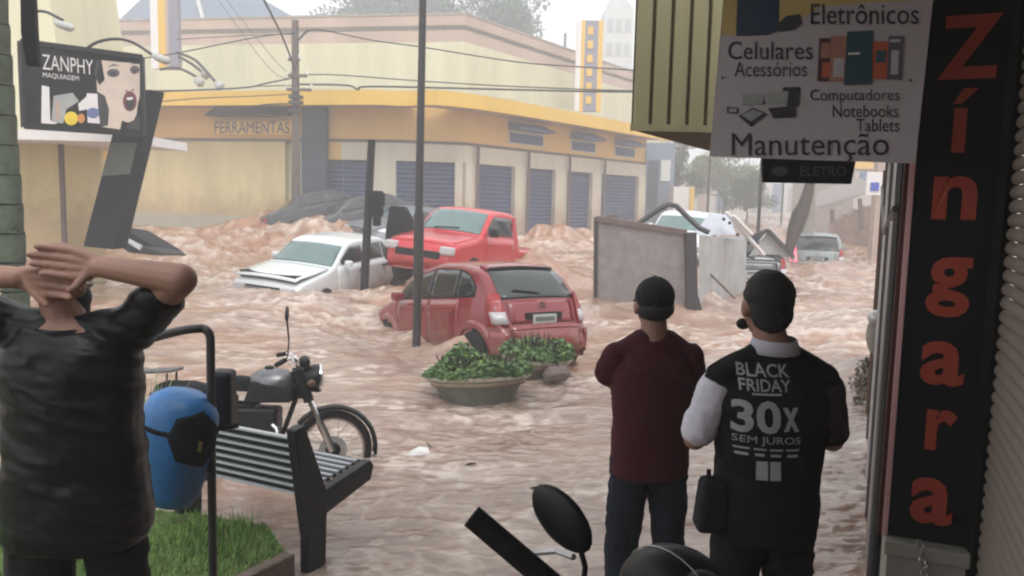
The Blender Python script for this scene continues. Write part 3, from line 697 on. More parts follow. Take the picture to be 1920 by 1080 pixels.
cable([(578,140),(640,141),(790,152),(960,162),(1180,170),(1400,172)], [26.4,26.3,26,25.8,25.5,25.3], .020, 'thin cable just above the yellow canopy, upper of the close pair')
cable([(560,158),(650,160),(672,168),(700,162),(960,168),(1180,172),(1400,168)], [26.4,26.4,26.3,26.2,25.8,25.5,25.3], .032, 'thick sagging cable just above the yellow canopy')
cable([(553,130),(530,70),(495,0),(480,-40)], [26.4,24,20,17], .030, 'steep cable running up from the utility pole towards the sky')
cable([(553,62),(480,70),(340,98),(250,112)], [26.4,26,25,24], .020, 'cable from the utility pole top to the striped totem')
cable([(553,64),(470,66),(330,74)], [26.4,26,25], .014, 'thin nearly level cable beside the utility pole top')
cable([(553,145),(500,156),(450,165),(290,172),(230,178)], [26.4,26,25.5,24,23], .026, 'curved cable running from the utility pole to the billboard')
cable([(553,160),(480,162),(400,168),(290,170)], [26.4,26,25,24], .018, 'straight cable just above the canopy beside the utility pole')
cable([(553,176),(480,180),(380,184),(285,192)], [26.4,26,25,24], .016, 'thin cable drawn across the yellow fascia')
cable([(553,194),(500,196),(450,204),(420,206)], [26.4,26.6,27,27.4], .025, 'cable dropping from the utility pole to the dark sign awning')
cable([(553,148),(505,128),(410,0),(395,-30)], [26.4,27,29,29.5], .010, 'faint slanting wire against the blue grey roof, outer one')
cable([(553,140),(520,118),(425,0),(412,-30)], [26.4,27,29,29.5], .010, 'faint slanting wire against the blue grey roof, inner one')

# ================================================================== FAR BACKGROUND
rb = thing('far_house', 'distant house with blue grey pitched roof beyond the parapet', 'house', (at(400,100,62).x, 62, 0))
pts = [at(200,60,60), at(330,-30,62), at(480,-5,62), at(600,60,60)]
mb = MB(); mb.slab([Vector((p.x, 60, p.z)) for p in pts], (0,14,0)); mb.build('roof', M_roofblue, rb)
a = at(372,0,59.5); c_ = at(385,60,59.5)
mb = MB(); mb.bar(at(366,-20,59.8), at(388,60,59.8), .35, .2); mb.build('ridge_flashing', M_lampw, rb)
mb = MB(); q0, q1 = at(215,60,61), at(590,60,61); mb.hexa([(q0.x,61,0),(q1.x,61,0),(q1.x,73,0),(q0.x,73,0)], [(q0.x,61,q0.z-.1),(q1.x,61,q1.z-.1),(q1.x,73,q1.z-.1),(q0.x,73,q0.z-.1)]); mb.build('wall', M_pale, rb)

def leaf_cloud(mb, c, rx, ry, rz, n_, size, rnd, hollow=.35):
    for _ in range(n_):
        while True:
            d = Vector((rnd.uniform(-1,1), rnd.uniform(-1,1), rnd.uniform(-1,1)))
            if hollow < d.length < 1: break
        p = Vector(c)+Vector((d.x*rx, d.y*ry, d.z*rz)); s_ = size*rnd.uniform(.6,1.4)
        e = Euler((rnd.uniform(0,6.3), rnd.uniform(0,6.3), rnd.uniform(0,6.3))).to_matrix()
        vs = [p+e@Vector(q_)*s_ for q_ in ((-.5,0,0),(0,-.28,.05),(.6,0,0),(0,.28,.05))]
        k = len(mb.v); mb.v += vs; mb.f.append((k,k+1,k+2,k+3))
def far_tree(label, px, pyb, pyt, Y, wpx, nclump, seed, mt=None, leafs=330, group='trees beyond the store'):
    rnd = random.Random(seed); b0 = at(px, pyb, Y); tz = at(px, pyt, Y).z; W_ = wpx/F*Y
    r_ = thing('tree', label, 'tree', (b0.x, Y, 0), group=group)
    H_ = tz; k_ = min(.4, H_*.022); mb = MB(); mb.tube([(b0.x,Y,-.5),(b0.x+.2,Y,H_*.35),(b0.x-.1,Y,H_*.75)], [k_,k_*.7,k_*.25], 8)
    cl = []
    for i in range(nclump):
        a = rnd.uniform(0,6.28); rr = W_/2*math.sqrt(rnd.random())*.9; z = H_*rnd.uniform(.45,.93)
        sh = 1-max(0,(z/H_-.6))*1.2
        cl.append(Vector((b0.x+rr*math.cos(a)*sh, Y+rr*math.sin(a)*.6, z)))
    for c_ in cl[:8]: mb.tube([(b0.x,Y,H_*.4), c_], [k_*.35,.02], 5)
    mb.build('trunk', M_bark, r_, smooth=True)
    lf = MB()
    for c_ in cl:
        s_ = W_*rnd.uniform(.10,.17); leaf_cloud(lf, c_, s_, s_, s_*.8, leafs, max(.12, W_*.028), rnd, .2)
    lf.build('crown', mt or M_treeleaf, r_)
far_tree('broad hazy tree rising above the pink parapet beside the totem', 925, 100, -45, 66, 270, 52, 1)
far_tree('wide hazy tree mass over the middle of the parapet', 735, 100, -75, 72, 300, 60, 2)
far_tree('small rounded tree top between roof and wide tree', 525, 60, 2, 70, 90, 14, 3)
# church tower
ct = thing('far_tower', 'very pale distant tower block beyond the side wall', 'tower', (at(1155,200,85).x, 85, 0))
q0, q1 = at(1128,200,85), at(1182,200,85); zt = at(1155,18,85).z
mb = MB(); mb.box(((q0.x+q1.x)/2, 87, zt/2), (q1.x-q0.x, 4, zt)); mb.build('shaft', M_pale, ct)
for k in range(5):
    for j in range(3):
        mb = MB(); mb.box((q0.x+.6+j*(q1.x-q0.x-1.2)/2, 84.97, zt-1.6-k*2.4), (.6,.08,1.3)); mb.build('window', M_lgrey, ct)  # pale grey panes, the haze over them carried by their colour
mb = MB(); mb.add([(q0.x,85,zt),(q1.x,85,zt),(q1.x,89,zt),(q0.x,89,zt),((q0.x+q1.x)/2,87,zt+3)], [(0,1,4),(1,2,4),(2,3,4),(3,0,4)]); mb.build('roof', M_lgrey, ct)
p_ = at(1060,62,60); pole('tall_lamp_post', 'thin grey lamp post on the skyline beside the purple totem', Vector((p_.x,60,5)), Vector((p_.x,60,p_.z)), .12, .09, M_pole, 'lamp post')
# buildings further up the street
def block(name, label, px0, px1, pyt, Y, depth, mt, wins=(), cat='building', dx=0):
    a, c_ = at(px0,380,Y), at(px1,380,Y); z = at((px0+px1)/2,pyt,Y).z
    r_ = thing(name, label, cat, (a.x, Y, 0)); mb = MB()
    mb.hexa([(a.x,Y,-1),(c_.x,Y,-1),(c_.x+dx,Y+depth,-1),(a.x+dx,Y+depth,-1)], [(a.x,Y,z),(c_.x,Y,z),(c_.x+dx,Y+depth,z),(a.x+dx,Y+depth,z)]); mb.build('wall', mt, r_)
    for (wx0,wy0,wx1,wy1,mw,nm) in wins:
        u, v_ = at(wx0,wy0,Y-.06), at(wx1,wy1,Y-.06); mb = MB(); mb.box(((u.x+v_.x)/2, Y-.03, (u.z+v_.z)/2), (abs(v_.x-u.x), .12, abs(u.z-v_.z))); mb.build(nm, mw, r_)
    return r_
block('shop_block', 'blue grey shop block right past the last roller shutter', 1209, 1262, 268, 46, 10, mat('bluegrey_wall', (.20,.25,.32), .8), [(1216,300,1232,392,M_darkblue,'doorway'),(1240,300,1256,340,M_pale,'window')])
block('white_kiosk', 'small white board stand with yellow edge up the street', 1262, 1300, 350, 44, 1.5, M_lampw, [(1294,352,1300,400,M_yellow,'yellow_edge')], 'kiosk')
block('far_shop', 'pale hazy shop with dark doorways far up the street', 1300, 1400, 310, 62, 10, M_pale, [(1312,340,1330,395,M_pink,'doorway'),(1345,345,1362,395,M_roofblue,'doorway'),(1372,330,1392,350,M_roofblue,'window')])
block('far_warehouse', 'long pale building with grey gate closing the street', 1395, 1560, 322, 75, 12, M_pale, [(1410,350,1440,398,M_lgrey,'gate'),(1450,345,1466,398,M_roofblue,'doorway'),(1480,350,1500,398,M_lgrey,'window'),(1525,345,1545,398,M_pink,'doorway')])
far_tree('leafy green tree in front of the blue grey shop block', 1262, 400, 215, 50, 110, 26, 11, group='trees up the street')
far_tree('yellowish tree over the far shop', 1352, 400, 265, 56, 150, 30, 12, mat('yellow_leaves', (.16,.20,.05), .6, scale=.4, col2=(.09,.13,.04)), group='trees up the street')
far_tree('low green tree beside the long pale building', 1395, 405, 325, 50, 110, 22, 13, group='trees up the street')
for px, pt, pb2, Y, lab in [(1326,290,405,36,'thin dark post closest to the white board stand'),(1421,300,440,24,'tallest dark post behind the collapsed kiosk'),(1465,335,412,46,'thin post before the long pale building'),(1348,300,398,60,'far slender post by the yellowish tree')]:
    a = at(px,pb2,Y); pole('street_post', lab, a-Vector((0,0,.8)), Vector((a.x,Y,at(px,pt,Y).z)), .055, .05, M_pole, 'post')
# grey post and leaning dark trunk
a = at(1513,450,26); c_ = at(1514,300,26); pole('grey_post', 'thick grey concrete post behind the leaning dark trunk', a-Vector((0,0,.8)), Vector((a.x,26,c_.z)), .21, .17, M_concrete, 'post')
lt = thing('leaning_tree', 'dark leaning tree trunk beside the thick grey post', 'tree', tuple(at(1480,470,24)))
mb = MB(); mb.tube(smooth3([at(1478,480,24), at(1486,445,24), at(1498,408,24), at(1510,378,24), at(1520,335,24), at(1524,280,24)]), [.12,.16,.22,.24,.19,.15,.12,.10], 10); mb.build('trunk', M_bark, lt, smooth=True)
rnd = random.Random(5); lf = MB()
for i in range(7): leaf_cloud(lf, at(1524+rnd.uniform(-60,60), 215+rnd.uniform(-35,25), 24), .5,.5,.4, 120, .14, rnd)
lf.build('crown', M_treeleaf, lt)
# collapsed awning and rubble wall
ca = thing('collapsed_awning', 'grey sheet awning sagging from the pinkish wall up the street', 'awning', tuple(at(1580,380,30)))
f_ = [at(1530,388,29), at(1548,396,29.2), at(1640,356,31), at(1632,344,31.5), at(1575,362,30.5)]
mb = MB(); mb.slab(f_, (.1,1.2,.25)); mb.build('sheet', mat('awning_sheet', (.22,.19,.18), .7), ca)
mb = MB(); mb.bar(at(1560,392,29.3), at(1562,418,29.3), .12); mb.bar(at(1612,372,30.6), at(1616,430,30.6), .12); mb.build('prop', M_brown, ca)
rw = thing('broken_wall', 'pinkish battered wall with pale patches standing in the flood', 'wall', tuple(at(1600,440,33)))
rnd = random.Random(9)
q0, q1 = at(1560,450,33), at(1660,450,31); ztop = at(1600,372,33).z
mb = MB(); top = []; k = 14
for i in range(k+1):
    t_ = i/k; p = q0.lerp(q1, t_); top.append(Vector((p.x, p.y, ztop - (1-t_)*.9 + rnd.uniform(-.12,.12))))
for i in range(k):
    t0, t1 = i/k, (i+1)/k; a, c_ = q0.lerp(q1,t0), q0.lerp(q1,t1)
    mb.hexa([(a.x,a.y,-.5),(c_.x,c_.y,-.5),(c_.x,c_.y+.4,-.5),(a.x,a.y+.4,-.5)], [top[i], top[i+1], top[i+1]+Vector((0,.4,0)), top[i]+Vector((0,.4,0))])
mb.build('masonry', mat('battered_plaster', (.50,.40,.36), .9, col2=(.26,.17,.15), scale=1.6), rw)
mb = MB(); a = at(1640,470,28); mb.box((a.x, 28, 1.9), (.34,.34,4.6)); mb.build('gate_column', mat('column_plaster', (.42,.33,.28), .9), rw)
ps = thing('blue_sign', 'small white and blue sign high on the plastered column', 'sign', tuple(at(1640,345,27.4)))
a, c_ = at(1626,322,27.5), at(1652,366,27.5)
mb = MB(); mb.box(((a.x+c_.x)/2, 27.5, (a.z+c_.z)/2), (c_.x-a.x, .08, a.z-c_.z)); mb.build('board', M_lampw, ps)
a, c_ = at(1634,342,27.4), at(1648,358,27.4); mb = MB(); mb.box(((a.x+c_.x)/2, 27.43, (a.z+c_.z)/2), (c_.x-a.x, .04, a.z-c_.z)); mb.build('blue_square', mat('sign_blue', (.03,.06,.45), .5), ps)
block('orange_fascia_shop', 'shop with orange fascia beyond the hanging signs', 1600, 1700, 300, 36, 8, mat('hazy_plaster', (.50,.46,.44), .9), [(1600,302,1665,318,M_orange,'fascia'),(1615,322,1650,345,M_roofblue,'window')])

# ================================================================== CARS
def interp(pts, x):
    xs = [p[0] for p in pts]; zs = [p[1] for p in pts]; return float(np.interp(x, xs, zs))
class Car:
    def __init__(s, sil, W, T, zb=.22, crown=.03, r=.10):
        s.sil = []
        P = [Vector(p) for p in sil]
        # dense resample with light corner rounding
        d = []
        for i in range(len(P)-1):
            k = max(2, int((P[i+1]-P[i]).length/.05))
            for j in range(k): d.append(P[i].lerp(P[i+1], j/k))
        d.append(P[-1])
        for _ in range(5):
            d = [d[0]]+[(d[i-1]+d[i]*2+d[i+1])/4 for i in range(1, len(d)-1)]+[d[-1]]
        s.sil = d; s.W = W; s.T = T; s.zb = zb; s.crown = crown; s.r = r
    def y(s, x, z): return interp(s.W, x)*interp(s.T, z)
    def ring(s, i):
        p = s.sil[i]; x, zt = p.x, max(p.y, s.zb+.02); r = min(s.r, (zt-s.zb)*.45)
        a = s.sil[max(0,i-1)]; c_ = s.sil[min(len(s.sil)-1,i+1)]; t_ = (c_-a).normalized(); nrm = Vector((-t_.y, t_.x))
        if nrm.y < 0 and abs(t_.x) > .3: nrm = -nrm
        half = []
        for j in range(9):
            z = s.zb+(zt-r-s.zb)*j/8; half.append((x, s.y(x,z), z))
        yc = s.y(x, zt-r); ry = min(r*1.1, yc*.5)
        for j in range(1, 5):
            a_ = j/5*math.pi/2; half.append((x, yc-ry+ry*math.cos(a_), zt-r+r*math.sin(a_)))
        for j in range(0, 8):
            f_ = 1-j/7; yy_ = (yc-ry)*f_; b_ = s.crown*(1-f_*f_)
            half.append((x+nrm.x*b_, yy_, zt+nrm.y*b_))
        return half
    def shell(s):
        mb = MB(); n_ = len(s.sil); rows = []
        for i in range(n_):
            h = s.ring(i); rows.append([Vector((a,-b_,c_)) for a,b_,c_ in h] + [Vector((a,b_,c_)) for a,b_,c_ in h[::-1][1:]])
        k = len(rows[0]); vs = [p for r_ in rows for p in r_]
        fs = [(i*k+j, i*k+j+1, (i+1)*k+j+1, (i+1)*k+j) for i in range(n_-1) for j in range(k-1)]
        fs += [((i+1)*k, i*k, i*k+k-1, (i+1)*k+k-1) for i in range(n_-1)]
        fs += [tuple(range(k)), tuple(range((n_-1)*k, n_*k))[::-1]]
        return mb.add(vs, fs)
    def idx(s, x, rear=False, z=None):
        # index on silhouette closest to (x,z)
        if z is None:
            L_ = [i for i in range(len(s.sil))]; best = min(L_, key=lambda i: abs(s.sil[i].x-x)-(s.sil[i].y*.05)); return best
        return min(range(len(s.sil)), key=lambda i: (s.sil[i]-Vector((x,z))).length)
    def top(s, i, yf, off=0):   # point on upper surface at silhouette index i (float), lateral fraction yf of the flat half width
        i0 = int(math.floor(i)); i1 = min(i0+1, len(s.sil)-1); f = i-i0
        def P(i):
            p = s.sil[i]; x, zt = p.x, max(p.y, s.zb+.02); r = min(s.r, (zt-s.zb)*.45)
            a = s.sil[max(0,i-1)]; c_ = s.sil[min(len(s.sil)-1,i+1)]; t_ = (c_-a).normalized(); nrm = Vector((-t_.y, t_.x))
            if nrm.y < 0 and abs(t_.x) > .3: nrm = -nrm
            yc = s.y(x, zt-r); ry = min(r*1.1, yc*.5); b_ = s.crown*(1-yf*yf)+off
            return Vector((x+nrm.x*b_, (yc-ry)*yf, zt+nrm.y*b_))
        return P(i0).lerp(P(i1), f)
    def patch_top(s, i0, i1, y0, y1, off=.008, nu=10, nv=8, taper=0):
        mb = MB(); vs = []
        for a in range(nu+1):
            i = i0+(i1-i0)*a/nu
            for b_ in range(nv+1):
                t_ = a/nu; sh = 1-taper*t_
                vs.append(s.top(i, (y0+(y1-y0)*b_/nv)*sh, off))
        return mb.add(vs, [(a*(nv+1)+b_, a*(nv+1)+b_+1, (a+1)*(nv+1)+b_+1, (a+1)*(nv+1)+b_) for a in range(nu) for b_ in range(nv)])
    def patch_side(s, sgn, lo, hi, x0, x1, off=.008, nu=14, nv=5):
        mb = MB(); vs = []
        for a in range(nu+1):
            x = x0+(x1-x0)*a/nu; zl = interp(lo, x); zh = interp(hi, x)
            for b_ in range(nv+1):
                z = zl+(zh-zl)*b_/nv; vs.append(Vector((x, sgn*(s.y(x,z)+off), z)))
        return mb.add(vs, [(a*(nv+1)+b_, a*(nv+1)+b_+1, (a+1)*(nv+1)+b_+1, (a+1)*(nv+1)+b_) for a in range(nu) for b_ in range(nv)])
def wheel(car, c, r=.30, wd=.19):
    rt = MB(); rot = Matrix.Rotation(R(90), 3, 'X')
    rt.lathe([(r*.62,-wd/2),(r*.95,-wd/2),(r,-wd*.35),(r,wd*.35),(r*.95,wd/2),(r*.62,wd/2)], c, 24, rot)
    o = rt.build('wheel', M_rubber, car, world=False, smooth=True)
    rm = MB(); rm.lathe([(.04,-wd*.46),(r*.60,-wd*.40),(r*.63,-wd*.2),(r*.63,wd*.2),(r*.60,wd*.40),(.04,wd*.46)], c, 20, rot); rm.build('rim', M_alu, o, world=False, smooth=True)
def carroot(name, label, loc, yaw, pitch=0, roll=0, group='vehicles caught in the flood'):
    # local +X points to the rear, origin under the middle of the car
    o = thing(name, label, 'car', group=group)
    o.matrix_basis = Matrix.Translation(loc) @ Matrix.Rotation(yaw, 4, 'Z') @ Matrix.Rotation(pitch, 4, 'Y') @ Matrix.Rotation(roll, 4, 'X')
    return o
def shift(mb, dx):
    mb.v = [p+Vector((dx,0,0)) for p in mb.v]; return mb

# --- red hatchback (rear towards us)
HS = [(.12,.22),(0,.32),(0,.60),(.10,.74),(.55,.88),(.95,.98),(1.25,1.20),(1.62,1.42),(2.1,1.52),(2.7,1.51),(3.15,1.43),(3.35,1.32),(3.60,1.02),(3.70,.80),(3.74,.62),(3.85,.56),(3.87,.34),(3.78,.22)]
HW = [(0,.60),(.12,.70),(.4,.79),(1.0,.83),(2.6,.84),(3.2,.825),(3.6,.77),(3.80,.70),(3.87,.62)]
HT = [(.22,.94),(.45,1.0),(.85,.995),(.95,.965),(1.2,.89),(1.52,.76)]
HL = 3.87
def hatchback(label, loc, yaw, pitch, roll, paint, name='red_hatchback', detail=True):
    c = Car(HS, HW, HT); dx = -HL/2
    o = carroot(name, label, loc, yaw, pitch, roll)
    shift(c.shell(), dx).build('body', paint, o, world=False, smooth=True, ang=50)
    i0 = c.idx(0,z=1.02) ; 
    ws0, ws1 = c.idx(.98, z=1.0), c.idx(1.60, z=1.41)
    shift(c.patch_top(ws0+.5, ws1, -.97, .97), dx).build('windshield', M_glasst, o, world=False, smooth=True, solid=.012)
    rw0, rw1 = c.idx(3.22, z=1.40), c.idx(3.60, z=1.0)
    shift(c.patch_top(rw0, rw1, -.98, .98, .010), dx).build('rear_window', M_glass, o, world=False, smooth=True, solid=.012)
    for sg in (-1, 1):
        lo = [(1.05,.99),(3.05,1.06),(3.2,1.12)]; hi = [(1.05,1.0),(1.35,1.20),(1.65,1.35),(2.1,1.42),(2.7,1.41),(3.0,1.33),(3.2,1.16)]
        shift(c.patch_side(sg, [(1.0,.96),(3.3,1.05)], [(q_[0], q_[1]+.03) for q_ in hi], 1.08, 3.22, .003), dx).build('window_surround', M_blackmat, o, world=False, smooth=True, solid=.004)
        for xa, xb in ((1.12,2.02),(2.08,2.72),(2.78,3.18)):
            shift(c.patch_side(sg, lo, hi, xa, xb, .008), dx).build('side_window', M_glass, o, world=False, smooth=True, solid=.012)
        for xa, xb in ((1.10,2.03),(2.06,2.86)):
            d_ = shift(c.patch_side(sg, [(1,.30),(4,.30)], [(1.0,.955),(3.2,1.02)], xa, xb, .007), dx).build('door', paint, o, world=False, smooth=True, solid=.01)
            hb = MB(); x = xb-.16; hb.box((x+dx, sg*(c.y(x,.84)+.03), .84), (.17,.03,.035)); hb.build('door_handle', paint, d_, world=False, bevel=.01)
        mb_ = MB(); mb_.box((1.30+dx, sg*.93, 1.02), (.14,.18,.13)); mb_.build('wing_mirror', paint, o, world=False, bevel=.03)
        # wheels and arch
        for x in (.72, 3.22):
            cw = Vector((x+dx, sg*.745, .30)); wheel(o, cw)
            am = MB(); k = 16; vs = []
            for j in range(k+1):
                a = math.pi*j/k; 
                for rr, of_ in ((.345,.004),(.345,.03),(.41,.034),(.44,.0)):
                    xx = x+rr*math.cos(a); zz = .30+rr*math.sin(a); vs.append(Vector((xx+dx, sg*(c.y(xx,max(zz,.22))+of_), zz)))
            am.add(vs, [(j*4+q_, j*4+q_+1, (j+1)*4+q_+1, (j+1)*4+q_) for j in range(k) for q_ in range(3)]).build('wheel_arch', paint, o, world=False, smooth=True)
            bk = MB(); pts = [Vector((x+dx+.345*math.cos(math.pi*j/k), sg*(c.y(x,.4)+.009), .30+.345*math.sin(math.pi*j/k))) for j in range(k+1)]
            bk.add(pts+[Vector((x+dx+.345, sg*(c.y(x,.4)+.009), .22)), Vector((x+dx-.345, sg*(c.y(x,.4)+.009), .22))], [tuple([k+1]+list(range(k+1))+[k+2])]); bk.build('wheel_well', M_blackmat, o, world=False)
    if not detail: return o
    # bumper: proud wrap-around
    b0, b1 = c.idx(3.80, z=.60), c.idx(3.86, z=.30)
    mbp = shift(c.patch_top(c.idx(3.74,z=.61), b1, -1.0, 1.0, .035, 8, 12), dx); mbp.build('rear_bumper', paint, o, world=False, smooth=True, solid=.04)
    for sg in (-1, 1):
        shift(c.patch_side(sg, [(3.3,.28),(3.9,.28)], [(3.3,.60),(3.9,.60)], 3.58, 3.86, .03, 8, 4), dx).build('bumper_corner', paint, o, world=False, smooth=True, solid=.04)
    shift(c.patch_top(c.idx(3.735,z=.64), c.idx(3.80,z=.585), -1.0, 1.0, .050, 4, 12), dx).build('bumper_lip', paint, o, world=False, smooth=True, solid=.03)
    # tailgate panel, seam lines, spoiler
    shift(c.patch_top(rw1+.6, c.idx(3.735,z=.66), -.86, .86, .012, 6, 10), dx).build('tailgate', paint, o, world=False, smooth=True, solid=.015)
    sp = shift(c.patch_top(rw0-3.4, rw0-.2, -.98, .98, .035, 6, 12), dx); sp.build('spoiler', paint, o, world=False, smooth=True, solid=.035)
    bl_ = MB(); pts = [c.top(rw0+.05, f, .03) for f in (-.9,-.5,0,.5,.9)]; bl_.tube([p+Vector((dx,0,0)) for p in pts], .016, 6); bl_.build('spoiler_lip', M_blackmat, o, world=False)
    # tail lights at corners
    for sg in (-1, 1):
        tl_ = MB(); vs = []
        zs = [.66,.74,.82,.90,.98,1.10]
        for z in zs:
            xr = 3.74 - max(0, z-.7)*.40; xf = xr-.20+max(0,z-.85)*.25
            vs += [Vector((xf+dx, sg*(c.y(xf,z)+.014), z)), Vector((xr-.06+dx, sg*(c.y(xr-.06,z)+.018), z)), Vector((xr+.02+dx, sg*(c.y(xr,z)-.07), z)), Vector((xr+.03+dx, sg*(c.y(xr,z)-.13+max(0,z-.8)*.2), z))]
        tl_.add(vs, [(j*4+q_, j*4+q_+1, (j+1)*4+q_+1, (j+1)*4+q_) for j in range(len(zs)-1) for q_ in range(3)])
        to_ = tl_.build('taillight', M_taill, o, world=False, smooth=True, solid=.015)
        lens = MB(); z0_, z1_ = .70, .86
        vs = []
        for z in (z0_, .78, z1_):
            xr = 3.74 - max(0, z-.7)*.40
            vs += [Vector((xr-.10+dx, sg*(c.y(xr-.10,z)+.026), z)), Vector((xr-.04+dx, sg*(c.y(xr-.04,z)+.026), z)), Vector((xr+.036+dx, sg*(c.y(xr,z)-.06), z)), Vector((xr+.042+dx, sg*(c.y(xr,z)-.115), z))]
        lens.add(vs, [(j*4+q_, j*4+q_+1, (j+1)*4+q_+1, (j+1)*4+q_) for j in range(2) for q_ in range(3)]).build('reverse_lens', M_clear, to_, world=False, smooth=True, solid=.008)
    # plate recess, plate, emblem, wiper
    rc = MB(); rc.box((3.745+dx, 0, .755), (.02,.62,.17)); rc.build('plate_recess', M_blackmat, o, world=False, bevel=.01)
    pl_ = MB(); pl_.box((3.765+dx, 0, .75), (.016,.40,.125)); po = pl_.build('license_plate', M_plate, o, world=False, bevel=.005)
    lt_ = MB(); lt_.box((3.775+dx, 0, .75), (.006,.32,.055)); lt_.build('plate_characters', mat('plate_text', (.12,.13,.12), .6), po, world=False)
    em = MB()
    for dz in (0, .035): em.add([Vector((3.725+dx,-.05,.895+dz)),Vector((3.725+dx,0,.93+dz)),Vector((3.725+dx,.05,.895+dz)),Vector((3.725+dx,.05,.91+dz)),Vector((3.725+dx,0,.945+dz)),Vector((3.725+dx,-.05,.91+dz))], [(0,1,4,5),(1,2,3,4)])
    em.build('emblem', M_chrome, o, world=False, solid=.02)
    wp = MB(); wp.bar(c.top(rw1-1, .05, .03)+Vector((dx,0,0)), c.top(rw1-2.2, -.62, .03)+Vector((dx,0,0)), .02); wp.build('wiper', M_blackmat, o, world=False)
    if name == 'silver_hatchback':
        for k_ in [c_ for c_ in o.children if c_.name.startswith('taillight')]:
            if sum(v.co.y for v in k_.data.vertices) < 0: k_.data.materials[0] = mat('lit_red_lens', (.9,.10,.16), .3, emit=1.2)
    return o
yaw = 0
# nose direction = (-cos57, sin57); local +X is to the rear = (cos57,-sin57)
yaw = math.atan2(-math.sin(R(54)), math.cos(R(54)))
rc = at(1036, 562, 10.55); nose = Vector((-math.cos(R(54)), math.sin(R(54)), 0))
cen = Vector((rc.x, rc.y, 0)) + nose*(HL/2)
hatchback('dark red hatchback with its nose sunk, floating behind the round planter', (cen.x, cen.y, -.54), yaw, R(-5.0), R(-1.5), M_redcar)

# --- pickup
PS = [(.10,.30),(0,.40),(0,.70),(.15,.86),(.95,1.00),(1.05,1.03),(1.55,1.50),(1.75,1.56),(2.35,1.58),(2.60,1.55),(2.66,1.48),(2.68,1.0),(2.72,.84),(4.30,.84),(4.38,.80),(4.38,.42),(4.30,.30)]
PW = [(0,.66),(.15,.76),(.5,.80),(4.2,.82),(4.38,.78)]
PT = [(.3,.95),(.5,1.0),(.95,.99),(1.05,.96),(1.55,.82)]
c = Car(PS, PW, PT, zb=.30, r=.09); PL = 4.38; dx = -1.4
nd = Vector((-math.sin(R(25)), -math.cos(R(25)), 0)); yaw = math.atan2(-nd.y, -nd.x)
pc = at(845, 460, 15.9)
o = carroot('red_pickup', 'bright red pickup cab with wet roof and open far door, wedged behind the hatchback', (pc.x, pc.y+.2, .22), yaw, R(4), R(4))
shift(c.shell(), dx).build('body', M_redpick, o, world=False, smooth=True, ang=50)
ws0, ws1 = c.idx(1.08, z=1.05), c.idx(1.54, z=1.48)
shift(c.patch_top(ws0, ws1, -1.0, 1.0, .012), dx).build('windshield', M_glasst, o, world=False, smooth=True, solid=.012)
shift(c.patch_top(c.idx(.12,z=.84), c.idx(.98,z=1.0), -1.02, 1.02, .012, 8, 10), dx).build('hood', M_redpick, o, world=False, smooth=True, solid=.015)
for sg in (-1, 1):
    lo = [(1.2,1.08),(2.6,1.08)]; hi = [(1.2,1.12),(1.62,1.45),(2.5,1.45)]
    shift(c.patch_side(sg, lo, hi, 1.32, 2.42, .010), dx).build('side_window', M_glass, o, world=False, smooth=True, solid=.012)
    hl_ = MB(); hl_.box((.05+dx, sg*.60, .72), (.16,.28,.16)); hl_.build('headlight', M_clear, o, world=False, bevel=.04)
    if sg == -1:
        shift(c.patch_side(sg, [(1,.34),(4,.34)], [(1,1.04),(4,1.04)], 1.18, 2.46, .010), dx).build('door', M_redpick, o, world=False, smooth=True, solid=.012)
    mb = MB(); mb.box((1.28+dx, sg*.90, 1.14), (.10,.20,.17)); mb.build('wing_mirror', M_blackmat, o, world=False, bevel=.03)
    for x in (.75, 3.45): wheel(o, Vector((x+dx, sg*.74, .32)), .32)
fr_ = MB(); fr_.box((2.49+dx, -.735, 1.27), (.10,.03,.46)); fr_.build('cab_pillar', M_redpick, o, world=False, bevel=.01)
gr_ = MB(); gr_.box((-.015+dx, 0, .62), (.05,.95,.13)); gr_.build('grille', M_blackmat, o, world=False, bevel=.01)
wp = MB(); wp.bar(c.top(ws0+.6, .5, .03)+Vector((dx,0,0)), c.top(ws0+1.6, -.3, .03)+Vector((dx,0,0)), .02); wp.build('wiper', M_blackmat, o, world=False)
od = MB(); hinge = Vector((1.22+dx, .80, 0)); dd = Vector((-.35, .92, 0)).normalized()
prof = [(0,.34),(1.02,.34),(1.08,.9),(1.04,1.44),(.55,1.46),(.12,1.08),(0,1.0)]
od.slab([hinge+dd*u*.62+Vector((0,0,z)) for u, z in prof], Vector((.07,-.04,0))); od.build('open_door', M_blackmat, o, world=False, bevel=.02)

